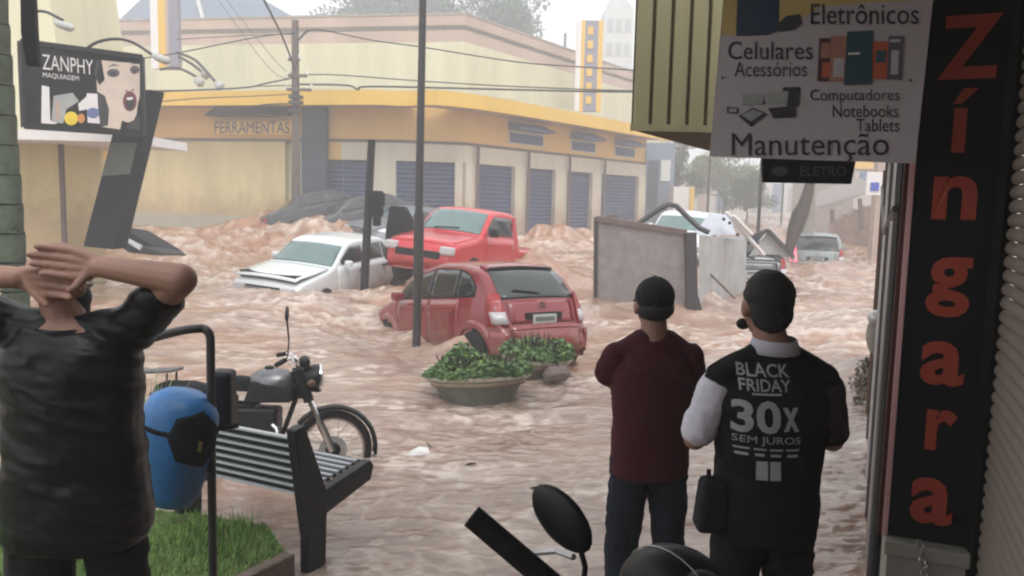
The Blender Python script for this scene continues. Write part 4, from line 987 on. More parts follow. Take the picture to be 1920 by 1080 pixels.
# --- sedans
SS = [(.10,.24),(0,.34),(0,.60),(.08,.74),(.95,.90),(1.10,.94),(1.62,1.32),(1.85,1.38),(2.75,1.38),(3.0,1.32),(3.45,.98),(4.1,.94),(4.2,.85),(4.22,.36),(4.12,.24)]
SW = [(0,.72),(.12,.78),(.6,.81),(3.8,.81),(4.1,.77),(4.22,.72)]
ST = [(.24,.94),(.45,1.0),(.85,.99),(.95,.96),(1.38,.80)]
SL = 4.22
def sedan(name, label, loc, yaw, pitch, roll, paint, popped=False, glass=None):
    c = Car(SS, SW, ST, zb=.24, r=.08); dx = -SL/2; glass = glass or M_glasst
    o = carroot(name, label, loc, yaw, pitch, roll)
    shift(c.shell(), dx).build('body', paint, o, world=False, smooth=True, ang=45)
    ws0, ws1 = c.idx(1.12, z=.96), c.idx(1.60, z=1.30)
    shift(c.patch_top(ws0, ws1, -1.02, 1.02, .010), dx).build('windshield', glass, o, world=False, smooth=True, solid=.012)
    shift(c.patch_top(c.idx(3.02,z=1.30), c.idx(3.42,z=1.0), -1.0, 1.0, .010), dx).build('rear_window', glass, o, world=False, smooth=True, solid=.012)
    for sg in (-1, 1):
        lo = [(1.2,.97),(3.4,.97)]; hi = [(1.25,1.0),(1.72,1.28),(2.85,1.28),(3.25,1.02)]
        for xa, xb in ((1.34,2.10),(2.17,2.78),(2.83,3.18)):
            shift(c.patch_side(sg, lo, hi, xa, xb, .010), dx).build('side_window', M_glass, o, world=False, smooth=True, solid=.012)
        for xa, xb in ((1.22,2.12),(2.15,2.95)):
            d_ = shift(c.patch_side(sg, [(1,.30),(4,.30)], [(1,.94),(4,.94)], xa, xb, .008), dx).build('door', paint, o, world=False, smooth=True, solid=.012)
            hb = MB(); x = xb-.14; hb.box((x+dx, sg*(c.y(x,.80)+.03), .80), (.16,.03,.035)); hb.build('door_handle', M_blackmat, d_, world=False)
        hl_ = MB(); hl_.box((.03+dx, sg*.56, .60), (.10,.28,.14)); hl_.build('headlight', M_clear, o, world=False, bevel=.02)
        t_ = MB(); t_.box((4.19+dx, sg*.58, .72), (.08,.26,.16)); t_.build('taillight', M_taill, o, world=False, bevel=.02)
        mb = MB(); mb.box((1.42+dx, sg*.90, 1.0), (.10,.16,.11)); mb.build('wing_mirror', paint, o, world=False, bevel=.03)
        for x in (.80, 3.40): wheel(o, Vector((x+dx, sg*.73, .30)))
    g_ = MB(); g_.box((-.01+dx, 0, .60), (.05,.78,.13)); go = g_.build('grille', M_blackmat, o, world=False)
    for k in range(3):
        b_ = MB(); b_.box((-.04+dx, 0, .57+k*.03), (.02,.76,.008)); b_.build('grille_bar', M_alu, go, world=False)
    bb = MB(); bb.box((-.03+dx, 0, .42), (.14,1.56,.17)); bb.build('front_bumper', paint, o, world=False, bevel=.04)
    if popped:
        hp = c.patch_top(c.idx(.10,z=.75), c.idx(1.02,z=.92), -1.06, 1.06, .02, 8, 8)
        pv_ = Vector((1.02, 0, .93)); rt = Matrix.Rotation(R(4.5), 3, 'Y')
        hp.v = [rt @ (p-pv_) + pv_ + Vector((-.02,0,.01)) for p in hp.v]
        shift(hp, dx).build('hood', paint, o, world=False, smooth=True, solid=.02)
        eb = MB(); eb.box((.55+dx, 0, .82), (.85,1.3,.12)); eb.build('engine_bay', M_blackmat, o, world=False)
    else:
        shift(c.patch_top(c.idx(.10,z=.75), c.idx(1.02,z=.92), -1.02, 1.02, .008, 8, 8), dx).build('hood', paint, o, world=False, smooth=True, solid=.012)
    return o
al = R(24); nd = Vector((-math.sin(al), -math.cos(al), 0)); fc = at(492, 530, 14.7); ce = Vector((fc.x, fc.y, 0)) - nd*(SL/2)
sedan('white_sedan', 'white sedan with sprung hood half sunk in front of the breaking wave', (ce.x, ce.y, -.26), math.atan2(-nd.y, -nd.x), R(-3.5), R(3), M_whitecar, True)
nd = Vector((-.55,-.83,0)).normalized(); q_ = at(705, 470, 19.5)
sedan('white_car', 'white car with grey windscreen behind the short black post', (q_.x+.5, q_.y+.9, -.30), math.atan2(-nd.y, -nd.x), R(2), R(10), M_whitecar, glass=mat('grey_glass', (.20,.21,.23), .2))
nd = Vector((.80,.6,0)).normalized(); q_ = at(615, 395, 27)
sedan('wrecked_dark_car', 'dark blue car thrown up against the dark entrance column', (q_.x-.1, 27.0, .68), math.atan2(-nd.y, -nd.x), R(10), R(10), M_darkcar, glass=M_glass)
nd = Vector((-.85,-.5,0)).normalized(); q_ = at(672, 385, 25.8)
sedan('piled_dark_car', 'black car nose down across the wrecked car by the store', (q_.x+.2, 25.8, .55), math.atan2(-nd.y, -nd.x), R(-9), R(-8), M_darkcar, glass=M_glass)
nd = Vector((-.75,-.66,0)).normalized(); q_ = at(745, 395, 24.6)
sedan('grey_car', 'grey car with pale windscreen between the posts before the shutters', (q_.x+.4, 25.4, .28), math.atan2(-nd.y, -nd.x), R(3), R(4), mat('dull_grey_paint', (.16,.18,.20), .4))
nd = Vector((-.35,-.93,0)).normalized(); q_ = at(1285, 430, 21.5)
sedan('white_van_car', 'white car with teal windscreen lodged behind the torn kiosk panels', (q_.x+.3, 23, .33), math.atan2(-nd.y, -nd.x), R(-3), R(3), M_whitecar)
nd = Vector((.30,.95,0)).normalized(); q_ = at(1540, 480, 25)
hatchback('silver grey hatchback with one brake light lit, farthest up the flooded street', (q_.x+.30, 26.4, -.42), math.atan2(-nd.y, -nd.x), R(0), R(0), M_silver, 'silver_hatchback', True)
tlg = thing('lit_brake_light', 'glowing red brake light on the silver hatchback', 'light', tuple(at(1490,476,24.3))) if False else None
nd = Vector((.1,1,0)).normalized(); q_ = at(1432, 500, 18.5)
hatchback('dark hatchback with raised grey cover directly behind the second man\'s head', (q_.x+.05, 20.6, -.38), math.atan2(-nd.y, -nd.x), R(0), R(0), M_darkcar, 'dark_hatchback', True)

# ================================================================== COLLAPSED KIOSK
kk = thing('torn_kiosk', 'torn grey kiosk wall with bent frame and white strut swept along by water', 'kiosk', tuple(at(1210,570,15)))
a, b_, c_, d_ = at(1120,552,15.4), at(1288,590,14.4), at(1286,438,14.4), at(1120,412,15.4)
NP = 1
for i in range(NP):
    t0, t1 = i/NP, (i+1)/NP; g_ = .0012
    p0_, p1_ = a.lerp(b_,t0+g_), a.lerp(b_,t1-g_); q0_, q1_ = d_.lerp(c_,t0+g_), d_.lerp(c_,t1-g_)
    mb = MB(); mb.slab([p0_-Vector((0,0,.4)), p1_-Vector((0,0,.4)), q1_, q0_], (.02,.06,0)); mb.build('panel', M_grey, kk)
mb = MB(); mb.bar(a-Vector((.03,0,.4)), d_+Vector((-.03,0,.05)), .07); mb.build('edge_post', M_pole, kk)
mb = MB(); mb.bar(d_+Vector((0,0,.02)), c_+Vector((0,0,.02)), .10, .10); mb.bar(at(1137,408,15.3), at(1158,404,15.3), .10, .06); mb.build('top_rail', M_brown, kk)
mb = MB(); e0, e1 = at(1296,578,14.3), at(1294,436,14.3)
mb.hexa([e0+Vector((-.12,-.1,-.3)), e0+Vector((.26,-.1,-.3)), e0+Vector((.26,.2,-.3)), e0+Vector((-.12,.2,-.3))], [e0+Vector((-.10,-.08,.18)), e0+Vector((.11,-.08,.22)), e0+Vector((.11,.12,.22)), e0+Vector((-.10,.12,.18))])
mb.bar(e0+Vector((0,0,.15)), e1, .20, .16); mb.build('corner_post', M_pole, kk, bevel=.01)
a2, b2, c2, d2 = at(1312,585,14.5), at(1398,560,17.2), at(1400,452,17.2), at(1310,440,14.5)
NP = 2
for i in range(NP):
    t0, t1 = i/NP, (i+1)/NP; g_ = .006
    p0_, p1_ = a2.lerp(b2,t0+g_), a2.lerp(b2,t1-g_); q0_, q1_ = d2.lerp(c2,t0+g_), d2.lerp(c2,t1-g_)
    mb = MB(); mb.slab([p0_-Vector((0,0,.4)), p1_-Vector((0,0,.4)), q1_, q0_], (.02,.05,0)); mb.build('pale_panel', M_lgrey, kk)
mb = MB(); mb.tube([at(1198,418,15.0), at(1238,391,15.0), at(1254,383,15.0), at(1268,386,15.0), at(1284,402,14.95), at(1312,428,14.85), at(1330,436,14.8)], .05, 8); mb.build('bent_frame', M_pole, kk, smooth=True)
mb = MB(); mb.bar(at(1362,398,15.6), at(1432,478,15.8), .12, .05); mb.bar(at(1375,404,15.5), at(1410,440,15.6), .10, .05); mb.build('white_strut', M_lampw, kk, bevel=.01)
for (x, y) in ((1357,411),(1368,418),(1383,440)):
    mb = MB(); mb.ell(at(x,y,15.45), .032); mb.build('bolt', M_blackmat, kk)
mb = MB(); mb.bar(at(1318,500,15.2), at(1378,560,14.9), .04); mb.build('loose_batten', M_brown, kk)
mb = MB(); mb.slab([at(1300,440,15.2), at(1378,440,16.0), at(1366,406,16.4), at(1330,400,16.0)], (.1,.3,.02)); mb.build('white_roof_sheet', mat('bluish_sheet', (.46,.48,.54), .5), kk)
gc = thing('tent_frame', 'small grey tent shaped frame standing on the dark hatchback', 'frame', tuple(at(1440,480,19)))
mb = MB(); mb.bar(at(1400,447,18.9), at(1440,432,18.9), .09); mb.bar(at(1440,432,18.9), at(1488,482,18.9), .09); mb.build('rail', M_pole, gc)
mb = MB(); mb.slab([at(1402,482,19), at(1480,482,19), at(1440,434,19)], (.02,.06,0)); mb.build('grey_sheet', M_lgrey, gc)
mb = MB(); mb.slab([at(1398,448,18.96), at(1437,434,18.96), at(1412,462,18.96)], (.02,.04,0)); mb.build('dark_sheet', M_darkblue, gc)

# ================================================================== PLANTERS
def planter(label, c, rx, ry, h, tilt, n_, seed, leafscale=1):
    r_ = thing('planter', label, 'planter', tuple(c), (R(tilt), R(tilt*.5), 0), group='round concrete planters with green shrubs')
    mb = MB(); prof = [(.55,-.35),(.70,-.1),(.90,.1),(.98,h-.03),(1.0,h),(.95,h+.01),(.92,h-.03),(.90,h-.08)]
    mb.lathe(prof[:3]+[(.975,h-.04),(.93,h-.05)], (0,0,0), 40, sc=(rx,ry,1)); mb.build('bowl', M_greenpot, r_, world=False, smooth=True)
    mb = MB(); mb.lathe([(.93,h-.045),(.985,h-.035),(1.01,h-.015),(1.005,h+.012),(.96,h+.015),(.92,h-.02),(.90,h-.08)], (0,0,0), 40, sc=(rx,ry,1)); mb.build('rim', mat('planter_rim', (.40,.37,.29), .7, var=.2, scale=9), r_, world=False, smooth=True)
    s_ = MB(); s_.lathe([(.89,h-.10),(.88,h-.075)], (0,0,0), 30, sc=(rx,ry,1)); s_.build('soil', M_ground, r_, world=False)
    rnd = random.Random(seed); lf = MB(); lb_ = MB(); st = MB()
    for i in range(n_):
        a = rnd.uniform(0,6.28); q_ = math.sqrt(rnd.random())*1.02; x, y = rx*q_*math.cos(a), ry*q_*math.sin(a)
        hh = (.30*(1-q_*q_*.75))*(.75+.5*math.sin(x*7+seed)*math.cos(y*6))
        z = h+hh*rnd.uniform(.2,1); s2 = leafscale*rnd.uniform(.035,.075)
        e = Euler((rnd.uniform(-1.0,1.0), rnd.uniform(-1.0,1.0), rnd.uniform(0,6.28))).to_matrix()
        tg = lb_ if rnd.random() < .10 else lf
        vs = [Vector((x,y,z))+e@Vector(p)*s2 for p in ((-.5,0,0),(-.1,-.32,.06),(.45,-.2,.04),(.75,0,-.1),(.45,.2,.04),(-.1,.32,.06))]
        k = len(tg.v); tg.v += vs; tg.f.append((k,k+1,k+2,k+3)); tg.f.append((k,k+3,k+4,k+5))
    for i in range(60):
        a = rnd.uniform(0,6.28); q_ = math.sqrt(rnd.random())*.8; x, y = rx*q_*math.cos(a), ry*q_*math.sin(a); st.tube([(x*.7,y*.7,h-.08),(x,y,h+.22)], .006, 4)
    for mb_, nm, mt in ((lf,'foliage',M_leaf),(lb_,'pale_foliage',M_leaf2),(st,'stem',M_bark)):
        mb_.build(nm, mt, r_, world=False, kind='stuff')
    return r_
c_ = at(895,715,8.3); planter('large green planter bowl of leafy shrubs tilted in the current', (c_.x, c_.y+.25, c_.z-.10), .58, .50, .12, -6, 5200, 3)
c_ = at(1000,668,9.6); planter('smaller planter of low shrubs behind the big green one', (c_.x+.05, c_.y+.2, c_.z-.12), .45, .40, .10, 4, 2600, 5)
rk = MB(); q_ = at(1045,700,9.3); rk.ell(q_, (.17,.2,.09), u=12, v=8); rk.v = [p+Vector((random.uniform(-.02,.02),random.uniform(-.02,.02),random.uniform(-.02,.02))) for p in rk.v]
tag(rk.build('boulder', M_brown, smooth=True, ang=20), 'pale rounded lump of concrete at the small planter\'s rim', 'rock')
q_ = at(800,832,6.7); q2 = at(820,860,6.4)
mb = MB(); mb.tube([q_, q_.lerp(q2,.5)+Vector((.01,0,.01)), q2-Vector((0,0,.03))], [.012,.015,.012], 6); tag(mb.build('floating_stick', M_bark, smooth=True), 'dark stick poking out of the water near the bench', 'stick')
rnd = random.Random(77)
for k_, (x_, y_, Y_, lab_) in enumerate(((880,860,6.0,'thin dark twig drifting between the planter bowl and the black mirror'),(1010,905,5.5,'short twig floating just beyond the round black mirror'),(700,705,9.6,'small twig drifting beyond the motorcycle\'s front wheel'))):
    p_ = at(x_, y_, Y_); p_.z = float(water_base(np.array([p_.x]), np.array([p_.y]))[0])+.012; a_ = rnd.uniform(-.5,.5); L_ = rnd.uniform(.05,.09)*Y_/7
    mb = MB(); dv = Vector((math.cos(a_)*L_, math.sin(a_)*L_, .01)); mb.tube([p_-dv, p_+Vector((0,.01,.008)), p_+dv], [.006,.009,.005], 5)
    tag(mb.build('floating_twig', M_bark, smooth=True), lab_, 'twig', 'twigs drifting on the flood')
mb = MB(); P = [at(754,876,6.2), at(768,858,6.3), at(785,850,6.4), at(802,852,6.4), at(806,862,6.3), at(786,860,6.3), at(772,872,6.25)]
mb.slab([p+Vector((0,0,.02)) for p in P], (0,.03,.035)); tag(mb.build('plastic_bag', M_lampw, bevel=.01), 'crumpled white plastic scrap drifting beside the dark stick', 'bag')

# ================================================================== LAWN, KERB, PALM, PLANT
kz = .05
k0, k1, k2 = Vector((-1.38,4.35,kz)), Vector((-1.75,3.2,kz)), Vector((-2.0,2.0,kz))
def gz(px, py, z):
    d = ray(px, py); t_ = (z-CAMZ)/d.z; return Vector((d.x*t_, d.y*t_, z))
gp = [gz(535,1035,kz), gz(430,1085,kz), gz(395,1130,kz)]
lawn = [gp[0], gz(500,985,kz), gz(360,962,kz), gz(200,950,kz), Vector((-6,5.4,kz)), Vector((-6,-1,kz)), Vector((-.95,-1,kz)), Vector((-1.0,2.2,kz)), gp[2], gp[1]]
mb = MB(); mb.slab(lawn, (0,0,-.30)); mb.build('lawn', M_soil, kind='structure')
mb = MB(); kd = (gp[1]-gp[0]).normalized()
side = Vector((-kd.y, kd.x, 0)); side = side if side.x > 0 else -side
mb.bar(gp[0]+side*.04-Vector((0,0,.06)), gp[0]+kd*1.0+side*.04-Vector((0,0,.06)), .07, .14); mb.build('kerb', mat('muddy_concrete', (.17,.13,.11), .8, var=.3, scale=9, bump=.4, bscale=30), kind='structure', bevel=.01)
gb = MB(); rnd = random.Random(3)
import itertools
poly = [(p.x, p.y) for p in lawn]
def inside(x, y):
    r_ = False; j = len(poly)-1
    for i in range(len(poly)):
        xi, yi = poly[i]; xj, yj = poly[j]
        if ((yi > y) != (yj > y)) and x < (xj-xi)*(y-yi)/(yj-yi)+xi: r_ = not r_
        j = i
    return r_
cnt = 0
while cnt < 26000:
    x = rnd.uniform(-4.4, -.9); y = rnd.uniform(2.2, 5.4)
    if not inside(x, y): continue
    cnt += 1; h = rnd.uniform(.012,.05)*(1+.9*math.sin(x*5)*math.sin(y*4))*(1 if rnd.random() < .93 else 1.8); a = rnd.uniform(0,6.28); l = rnd.uniform(0,.045)
    dx_, dy_ = math.cos(a)*.004, math.sin(a)*.004
    k = len(gb.v); gb.v += [Vector((x-dx_,y-dy_,kz)), Vector((x+dx_,y+dy_,kz)), Vector((x+dy_/.004*l, y-dx_/.004*l, kz+h))]; gb.f.append((k,k+1,k+2))
gb.build('grass', M_grass, kind='stuff')

pt = thing('palm_tree', 'ringed green grey palm trunk beside the billboard', 'palm tree', (at(22,520,5.4).x, 5.4, 0))
x0 = at(26,540,5.4).x; mb = MB(); rr = []; pts = []
for i in range(26):
    z = -.1+i*.195; xx = x0-.03*(z-1.4)
    pts += [Vector((xx,5.4,z)), Vector((xx,5.4,z+.17)), Vector((xx,5.4,z+.188))]; rr += [.081,.086,.081]
mb.tube(pts, rr, 18); mb.build('trunk', M_palmbark, pt, smooth=True, ang=25)
for i in range(26):
    z = -.1+i*.195+.183; xx = x0-.03*(z-1.4); mb = MB(); mb.lathe([(.078,0),(.089,.003),(.089,.010),(.078,.013)], (xx,5.4,z), 18); mb.build('trunk_ring', M_blackmat, pt, smooth=True)
fr_ = MB(); rnd = random.Random(8)
for i in range(12):
    a = i/12*6.28+.3; base = Vector((x0-.1,5.4,4.95)); P = []
    for j in range(9):
        t_ = j/8; P.append(base+Vector((math.cos(a)*t_*1.9, math.sin(a)*t_*1.9, .9*math.sin(t_*2.2)-.7*t_*t_)))
    fr_.tube(P, [.02]*8+[.006], 5)
    for j in range(1,9):
        for s_ in (-1,1):
            for m_ in range(3):
                b0 = P[j-1].lerp(P[j], m_/3); dr = (P[j]-P[j-1]).normalized(); sd_ = Vector((-dr.y,dr.x,0)).normalized()*s_; L_ = .35*math.sin(math.pi*(j-.5)/8.5)+.1
                k = len(fr_.v); fr_.v += [b0, b0+sd_*L_*.5+dr*.05+Vector((0,0,.02)), b0+sd_*L_+dr*.15-Vector((0,0,.12*1))]; fr_.f.append((k,k+1,k+2))
fr_.build('crown', M_treeleaf, pt)
db = MB(); f_ = [at(36,-60,5.2), at(60,-60,5.2), at(66,60,5.2), at(70,122,5.2), at(48,122,5.2), at(38,60,5.2)]; db.slab(f_, (-.02,.08,0))
tag(db.build('dark_banner', M_poster, bevel=.01), 'dark narrow banner hanging against the palm trunk', 'banner')
# spiky plant behind the bin
sp = thing('spiky_plant', 'clump of long thin green leaves rising behind the blue bin', 'plant', (at(290,960,4.9).x, 4.6, .0))
lf = MB(); rnd = random.Random(12); b0 = Vector((at(285,900,4.6).x, 4.55, .02))
for i in range(60):
    a = rnd.uniform(0,6.28); r0 = rnd.uniform(.05,.35); hh = rnd.uniform(.55,1.08); P = []
    for j in range(6):
        t_ = j/5; P.append(b0+Vector((math.cos(a)*r0*t_*t_, math.sin(a)*r0*t_*t_, hh*t_-.12*t_**3)))
    wd = Vector((-math.sin(a), math.cos(a), 0))*.009
    for j in range(5):
        f0, f1 = 1-(j/5)**2, 1-((j+1)/5)**2; k = len(lf.v); lf.v += [P[j]-wd*f0, P[j]+wd*f0, P[j+1]+wd*f1, P[j+1]-wd*f1]; lf.f.append((k,k+1,k+2,k+3))
lf.build('leaves', mat('pale_green_blades', (.24,.32,.14), .6, var=.3, scale=6), sp, kind='stuff')

# ================================================================== LITTER BIN ON TUBE FRAME
Yb = 3.0
bf = thing('bin_frame', 'black bent tube stand that carries the blue bin', 'stand', (at(400,1080,Yb).x, Yb, .0))
P = [at(399,1120,Yb), at(397,900,Yb), at(395,660,Yb)]; base = P[0].copy(); base.z = .05
x_ = P[2].x
crv = [base, P[1], P[2]] + [at(394,632,Yb), at(388,620,Yb), at(374,616,Yb)] + [at(330,622,Yb-.12), at(255,642,Yb-.35)]
e_ = crv[-1]; mb = MB(); dense = [base, P[1]] + smooth3(crv[2:], 5) 
mb.tube(dense, .0165, 12); e2 = Vector((e_.x-.25, e_.y-.5, e_.z-.02)); mb.tube([e_, Vector((e_.x-.22, e_.y-.35, e_.z)), Vector((e_.x-.24, e_.y-.37, .05))], .0165, 10)
mb.build('tube', M_pole, bf, smooth=True)
bc = at(331,838,3.0)
bn = thing('litter_bin', 'blue plastic litter bin with black hexagonal mouth hanging on the tube stand', 'bin', tuple(bc), (0, R(9), R(-8)))
mb = MB(); prof = [(.03,-.235),(.085,-.225),(.115,-.17),(.135,-.05),(.148,.06),(.145,.14),(.12,.195),(.075,.222),(.01,.232)]
mb.lathe(prof, (0,0,0), 32, sc=(1.0,.8,1)); mb.build('shell', M_blue, bn, world=False, smooth=True, ang=60)
def onbin(a, z, off):   # point on shell at azimuth a
    rr = float(np.interp(z, [q[1] for q in prof], [q[0] for q in prof]))+off; return Vector((rr*math.cos(a), rr*math.sin(a)*.8, z))
def binpatch(pts, off, mt, nm, par, k=8):
    # polygon in (azimuth, z) fan-filled by subdividing towards its centre so it hugs the shell
    cx = sum(p[0] for p in pts)/len(pts); cz = sum(p[1] for p in pts)/len(pts); mb = MB(); n_ = len(pts); per = []
    for i in range(n_):
        for j in range(5): per.append((pts[i][0]+(pts[(i+1)%n_][0]-pts[i][0])*j/5, pts[i][1]+(pts[(i+1)%n_][1]-pts[i][1])*j/5))
    vs = []; m_ = len(per)
    for q_ in range(1, k+1):
        f = q_/k
        for p in per: vs.append(onbin(cx+(p[0]-cx)*f, cz+(p[1]-cz)*f, off))
    vs.append(onbin(cx, cz, off)); c0 = len(vs)-1
    fs = [(c0, i, (i+1)%m_) for i in range(m_)] + [(q_*m_+i, q_*m_+(i+1)%m_, (q_+1)*m_+(i+1)%m_, (q_+1)*m_+i) for q_ in range(k-1) for i in range(m_)]
    return mb.add(vs, fs).build(nm, mt, par, world=False, smooth=True, solid=.006)
binpatch([(-1.25,.155),(-1.42,.08),(-1.15,-.01),(-.35,-.04),(.1,.03),(.0,.12),(-.5,.185)], .006, M_blackmat, 'mouth', bn)
binpatch([(-.65,.075),(-.65,.035),(-.55,.03),(-.55,.07)], .014, mat('sticker_yellow', (.25,.22,.04), .6), 'sticker', bn, 2)
mb = MB(); mb.lathe([(.140,.075),(.152,.08),(.152,.095),(.140,.10)], (0,0,0), 32, sc=(1,.8,1)); 
mb.tube([onbin(.2,.1,0), onbin(.2,.1,0)+Vector((.08,0,.03))], .01, 6); mb.build('hanger', M_blackmat, bn, world=False)
q_ = at(419,748,3.25)
mb = MB(); mb.box(q_, (.088,.10,.245)); tag(mb.build('black_case', M_black, bevel=.018), 'small black plastic case fixed to the tube stand above the bench', 'box')

# ================================================================== BENCH
P0 = gz(345,970,.0); P1 = gz(578,1032,.0)
ax = (P1-P0).normalized(); dp = Vector((-ax.y, ax.x, 0)); dp = dp if dp.y > 0 else -dp; LB = (P1-P0).length
bn_ = thing('park_bench', 'black and white slatted bench standing at the water\'s edge', 'bench', tuple(P0))
def bp_(u, v, z): return P0+ax*u+dp*v+Vector((0,0,z))
for u in (0.0, LB):
    mb = MB(); mb.slab([bp_(u,-.07,-.25), bp_(u,.08,-.25), bp_(u,.10,.30), bp_(u,-.07,.30)], ax*.055); mb.build('leg', M_black, bn_, bevel=.008)
    mb = MB(); mb.slab([bp_(u-.004,-.17,.73), bp_(u-.004,-.09,.74), bp_(u-.004,.10,.30), bp_(u-.004,.08,.10), bp_(u-.004,-.07,.12)], ax*.066); mb.build('back_support', M_black, bn_, bevel=.008)
    mb = MB(); mb.slab([bp_(u-.002,.02,.18), bp_(u-.002,.06,.33), bp_(u-.002,.50,.38), bp_(u-.002,.53,.34), bp_(u-.002,.50,.26)], ax*.062); mb.build('seat_rail', M_black, bn_, bevel=.008)
M_sl = mat('white_slat_paint', (.42,.44,.47), .35, var=.06, scale=12)
def slat(a, h, d, mt, nm='slat'):
    mb = MB(); mb.bar(bp_(.06,a[0],a[1]), bp_(LB-.008,a[0],a[1]), d, h, up=(0,0,1)); return mb.build(nm, mt, bn_, bevel=.002)
for k in range(8):
    z = .33+k*.049; v = -.035+(.33-z)*.28
    slat((v, z), .013, .030, M_sl)
    if k < 7: slat((v+.010, z+.0245), .034, .018, M_black)
for k in range(7):
    slat((.10+k*.058, .345+k*.005), .020, .026, M_sl); slat((.129+k*.058, .338+k*.005), .018, .030, M_black)

# ================================================================== MOTORCYCLES
def motorcycle(label, loc, yaw, steer, roll=0, tank=None, group='parked motorcycles', mh=0, second=False):
    o = thing('motorcycle', label, 'motorcycle', group=group); o.matrix_basis = Matrix.Translation(loc) @ Matrix.Rotation(yaw, 4, 'Z') @ Matrix.Rotation(roll, 4, 'X')
    tank = tank or M_alu
    ST_ = Matrix.Translation((.36,0,0)) @ Matrix.Rotation(steer, 4, 'Z') @ Matrix.Translation((-.36,0,0))
    def B(mb, nm, mt, par=None, st=False, **k):
        if st: mb.v = [ST_ @ p for p in mb.v]
        return mb.build(nm, mt, par or o, world=False, **k)
    RX = Matrix.Rotation(R(90), 3, 'X')
    def whl(c, st):
        t_ = MB(); k = 32; prof = [(.250,-.03),(.285,-.045),(.302,-.03),(.308,0),(.302,.03),(.285,.045),(.250,.03)]
        t_.lathe(prof+[prof[0]], c, k, RX); t_.f = t_.f[:-2]; wo_ = B(t_, 'wheel', M_rubber, st=st, smooth=True)
        r_ = MB(); pr = [(.232,-.028),(.252,-.030),(.246,0),(.252,.030),(.232,.028)]; r_.lathe(pr+[pr[0]], c, k, RX); r_.f = r_.f[:-2]; B(r_, 'rim', M_chrome, wo_, st, smooth=True)
        h_ = MB(); h_.lathe([(.02,-.07),(.055,-.06),(.075,-.02),(.075,.02),(.055,.06),(.02,.07)], c, 16, RX); B(h_, 'hub', M_black, wo_, st, smooth=True)
        s_ = MB()
        for i in range(18):
            a = i/18*6.283; sg = 1 if i % 2 else -1; s_.bar(Vector(c)+Vector((.06*math.cos(a+.4*sg),sg*.03,.06*math.sin(a+.4*sg))), Vector(c)+Vector((.24*math.cos(a),0,.24*math.sin(a))), .004)
        so_ = B(s_, 'spokes', M_chrome, wo_, st); 
        d_ = MB(); d_.lathe([(.04,.045),(.11,.045),(.11,.05),(.04,.05)], c, 20, RX); B(d_, 'brake_disc', M_alu, wo_, st, smooth=True)
    whl((.66,0,.31), True); whl((-.62,0,.31), False)
    for sg in (-1,1):
        f_ = MB(); f_.tube([(.655,sg*.085,.31),(.44,sg*.085,.78)], [.024,.020], 10); f_.tube([(.655,sg*.085,.31),(.56,sg*.085,.52)], .029, 10); B(f_, 'fork', M_chrome, st=True, smooth=True)
        mb = MB(); mb.tube([(.47,sg*.085,.70),(.37,sg*.085,.95)], .038, 8); B(mb, 'fork_upper', M_black, st=True, smooth=True)
    fd_ = MB(); vs = []; k = 14
    for j in range(k+1):
        a = R(-8)+j/k*R(150)
        for y, rr in ((-.06,.320),(-.045,.345),(0,.355),(.045,.345),(.06,.320)): vs.append((.66+rr*math.cos(a), y, .31+rr*math.sin(a)))
    fd_.add(vs, [(j*5+q_, j*5+q_+1, (j+1)*5+q_+1, (j+1)*5+q_) for j in range(k) for q_ in range(4)]); B(fd_, 'front_fender', M_black, st=True, smooth=True, solid=.004)
    h_ = MB(); RY = Matrix.Rotation(R(90), 3, 'Y'); h_.lathe([(.03,-.10),(.08,-.08),(.108,-.01),(.112,.03),(.105,.05)], (.50,0,.87), 20, RY); ho = B(h_, 'headlight', M_black, st=True, smooth=True)
    l_ = MB(); l_.lathe([(.097,.045),(.07,.068),(.01,.078)], (.502,0,.87), 18, RY); B(l_, 'headlight_lens', M_clear, ho, True, smooth=True)
    r_ = MB(); r_.lathe([(.103,.04),(.116,.045),(.116,.06),(.100,.062)], (.50,0,.87), 20, RY); B(r_, 'headlight_ring', M_chrome, ho, True, smooth=True)
    for sg in (-1,1):
        i_ = MB(); i_.ell((.43,sg*.055,1.0), (.045,.05,.045)); B(i_, 'instrument_dial', M_black, st=True, smooth=True)
        t_ = MB(); t_.ell((.48,sg*.17,.85), (.035,.03,.03)); t_.tube([(.46,sg*.08,.85),(.47,sg*.15,.85)], .008, 6); B(t_, 'turn_signal', mat('smoked_lens', (.10,.05,.03), .3), st=True, smooth=True)
    hb = MB(); hz_ = ((1.10,1.00,.96) if second else (1.02,1.045,1.03))
    hb.tube(smooth3([Vector(p) for p in ((.24,-.37,hz_[0]),(.30,-.24,hz_[1]),(.36,-.13,hz_[2]),(.37,-.06,.95),(.37,.06,.95),(.36,.13,hz_[2]),(.30,.24,hz_[1]),(.24,.37,hz_[0]))]), .011, 8); B(hb, 'handlebar', M_chrome, st=True, smooth=True)
    for sg in (-1,1):
        g_ = MB(); g_.tube([(.225,sg*.395,1.12),(.288,sg*.262,1.01)] if second else [(.225,sg*.395,1.016),(.285,sg*.265,1.040)], .0205 if second else .0185, 12); B(g_, 'grip', M_rubber, st=True, smooth=True)
        lv = MB(); lv.tube([(.33,sg*.25,1.05),(.35,sg*.30,1.04),(.31,sg*.39,1.02)], .006, 6); B(lv, 'lever', M_alu, st=True, smooth=True)
        ms = MB(); ms.tube([(.31,sg*.22,.99),(.31,sg*.215,1.05),(.308,sg*.235,1.11)] if second else [(.30,sg*.235,1.05),(.31,sg*.245,1.16),(.29,sg*.27,1.24+mh)], .0055, 6); mo = B(ms, 'mirror_stem', M_black, st=True, smooth=True)
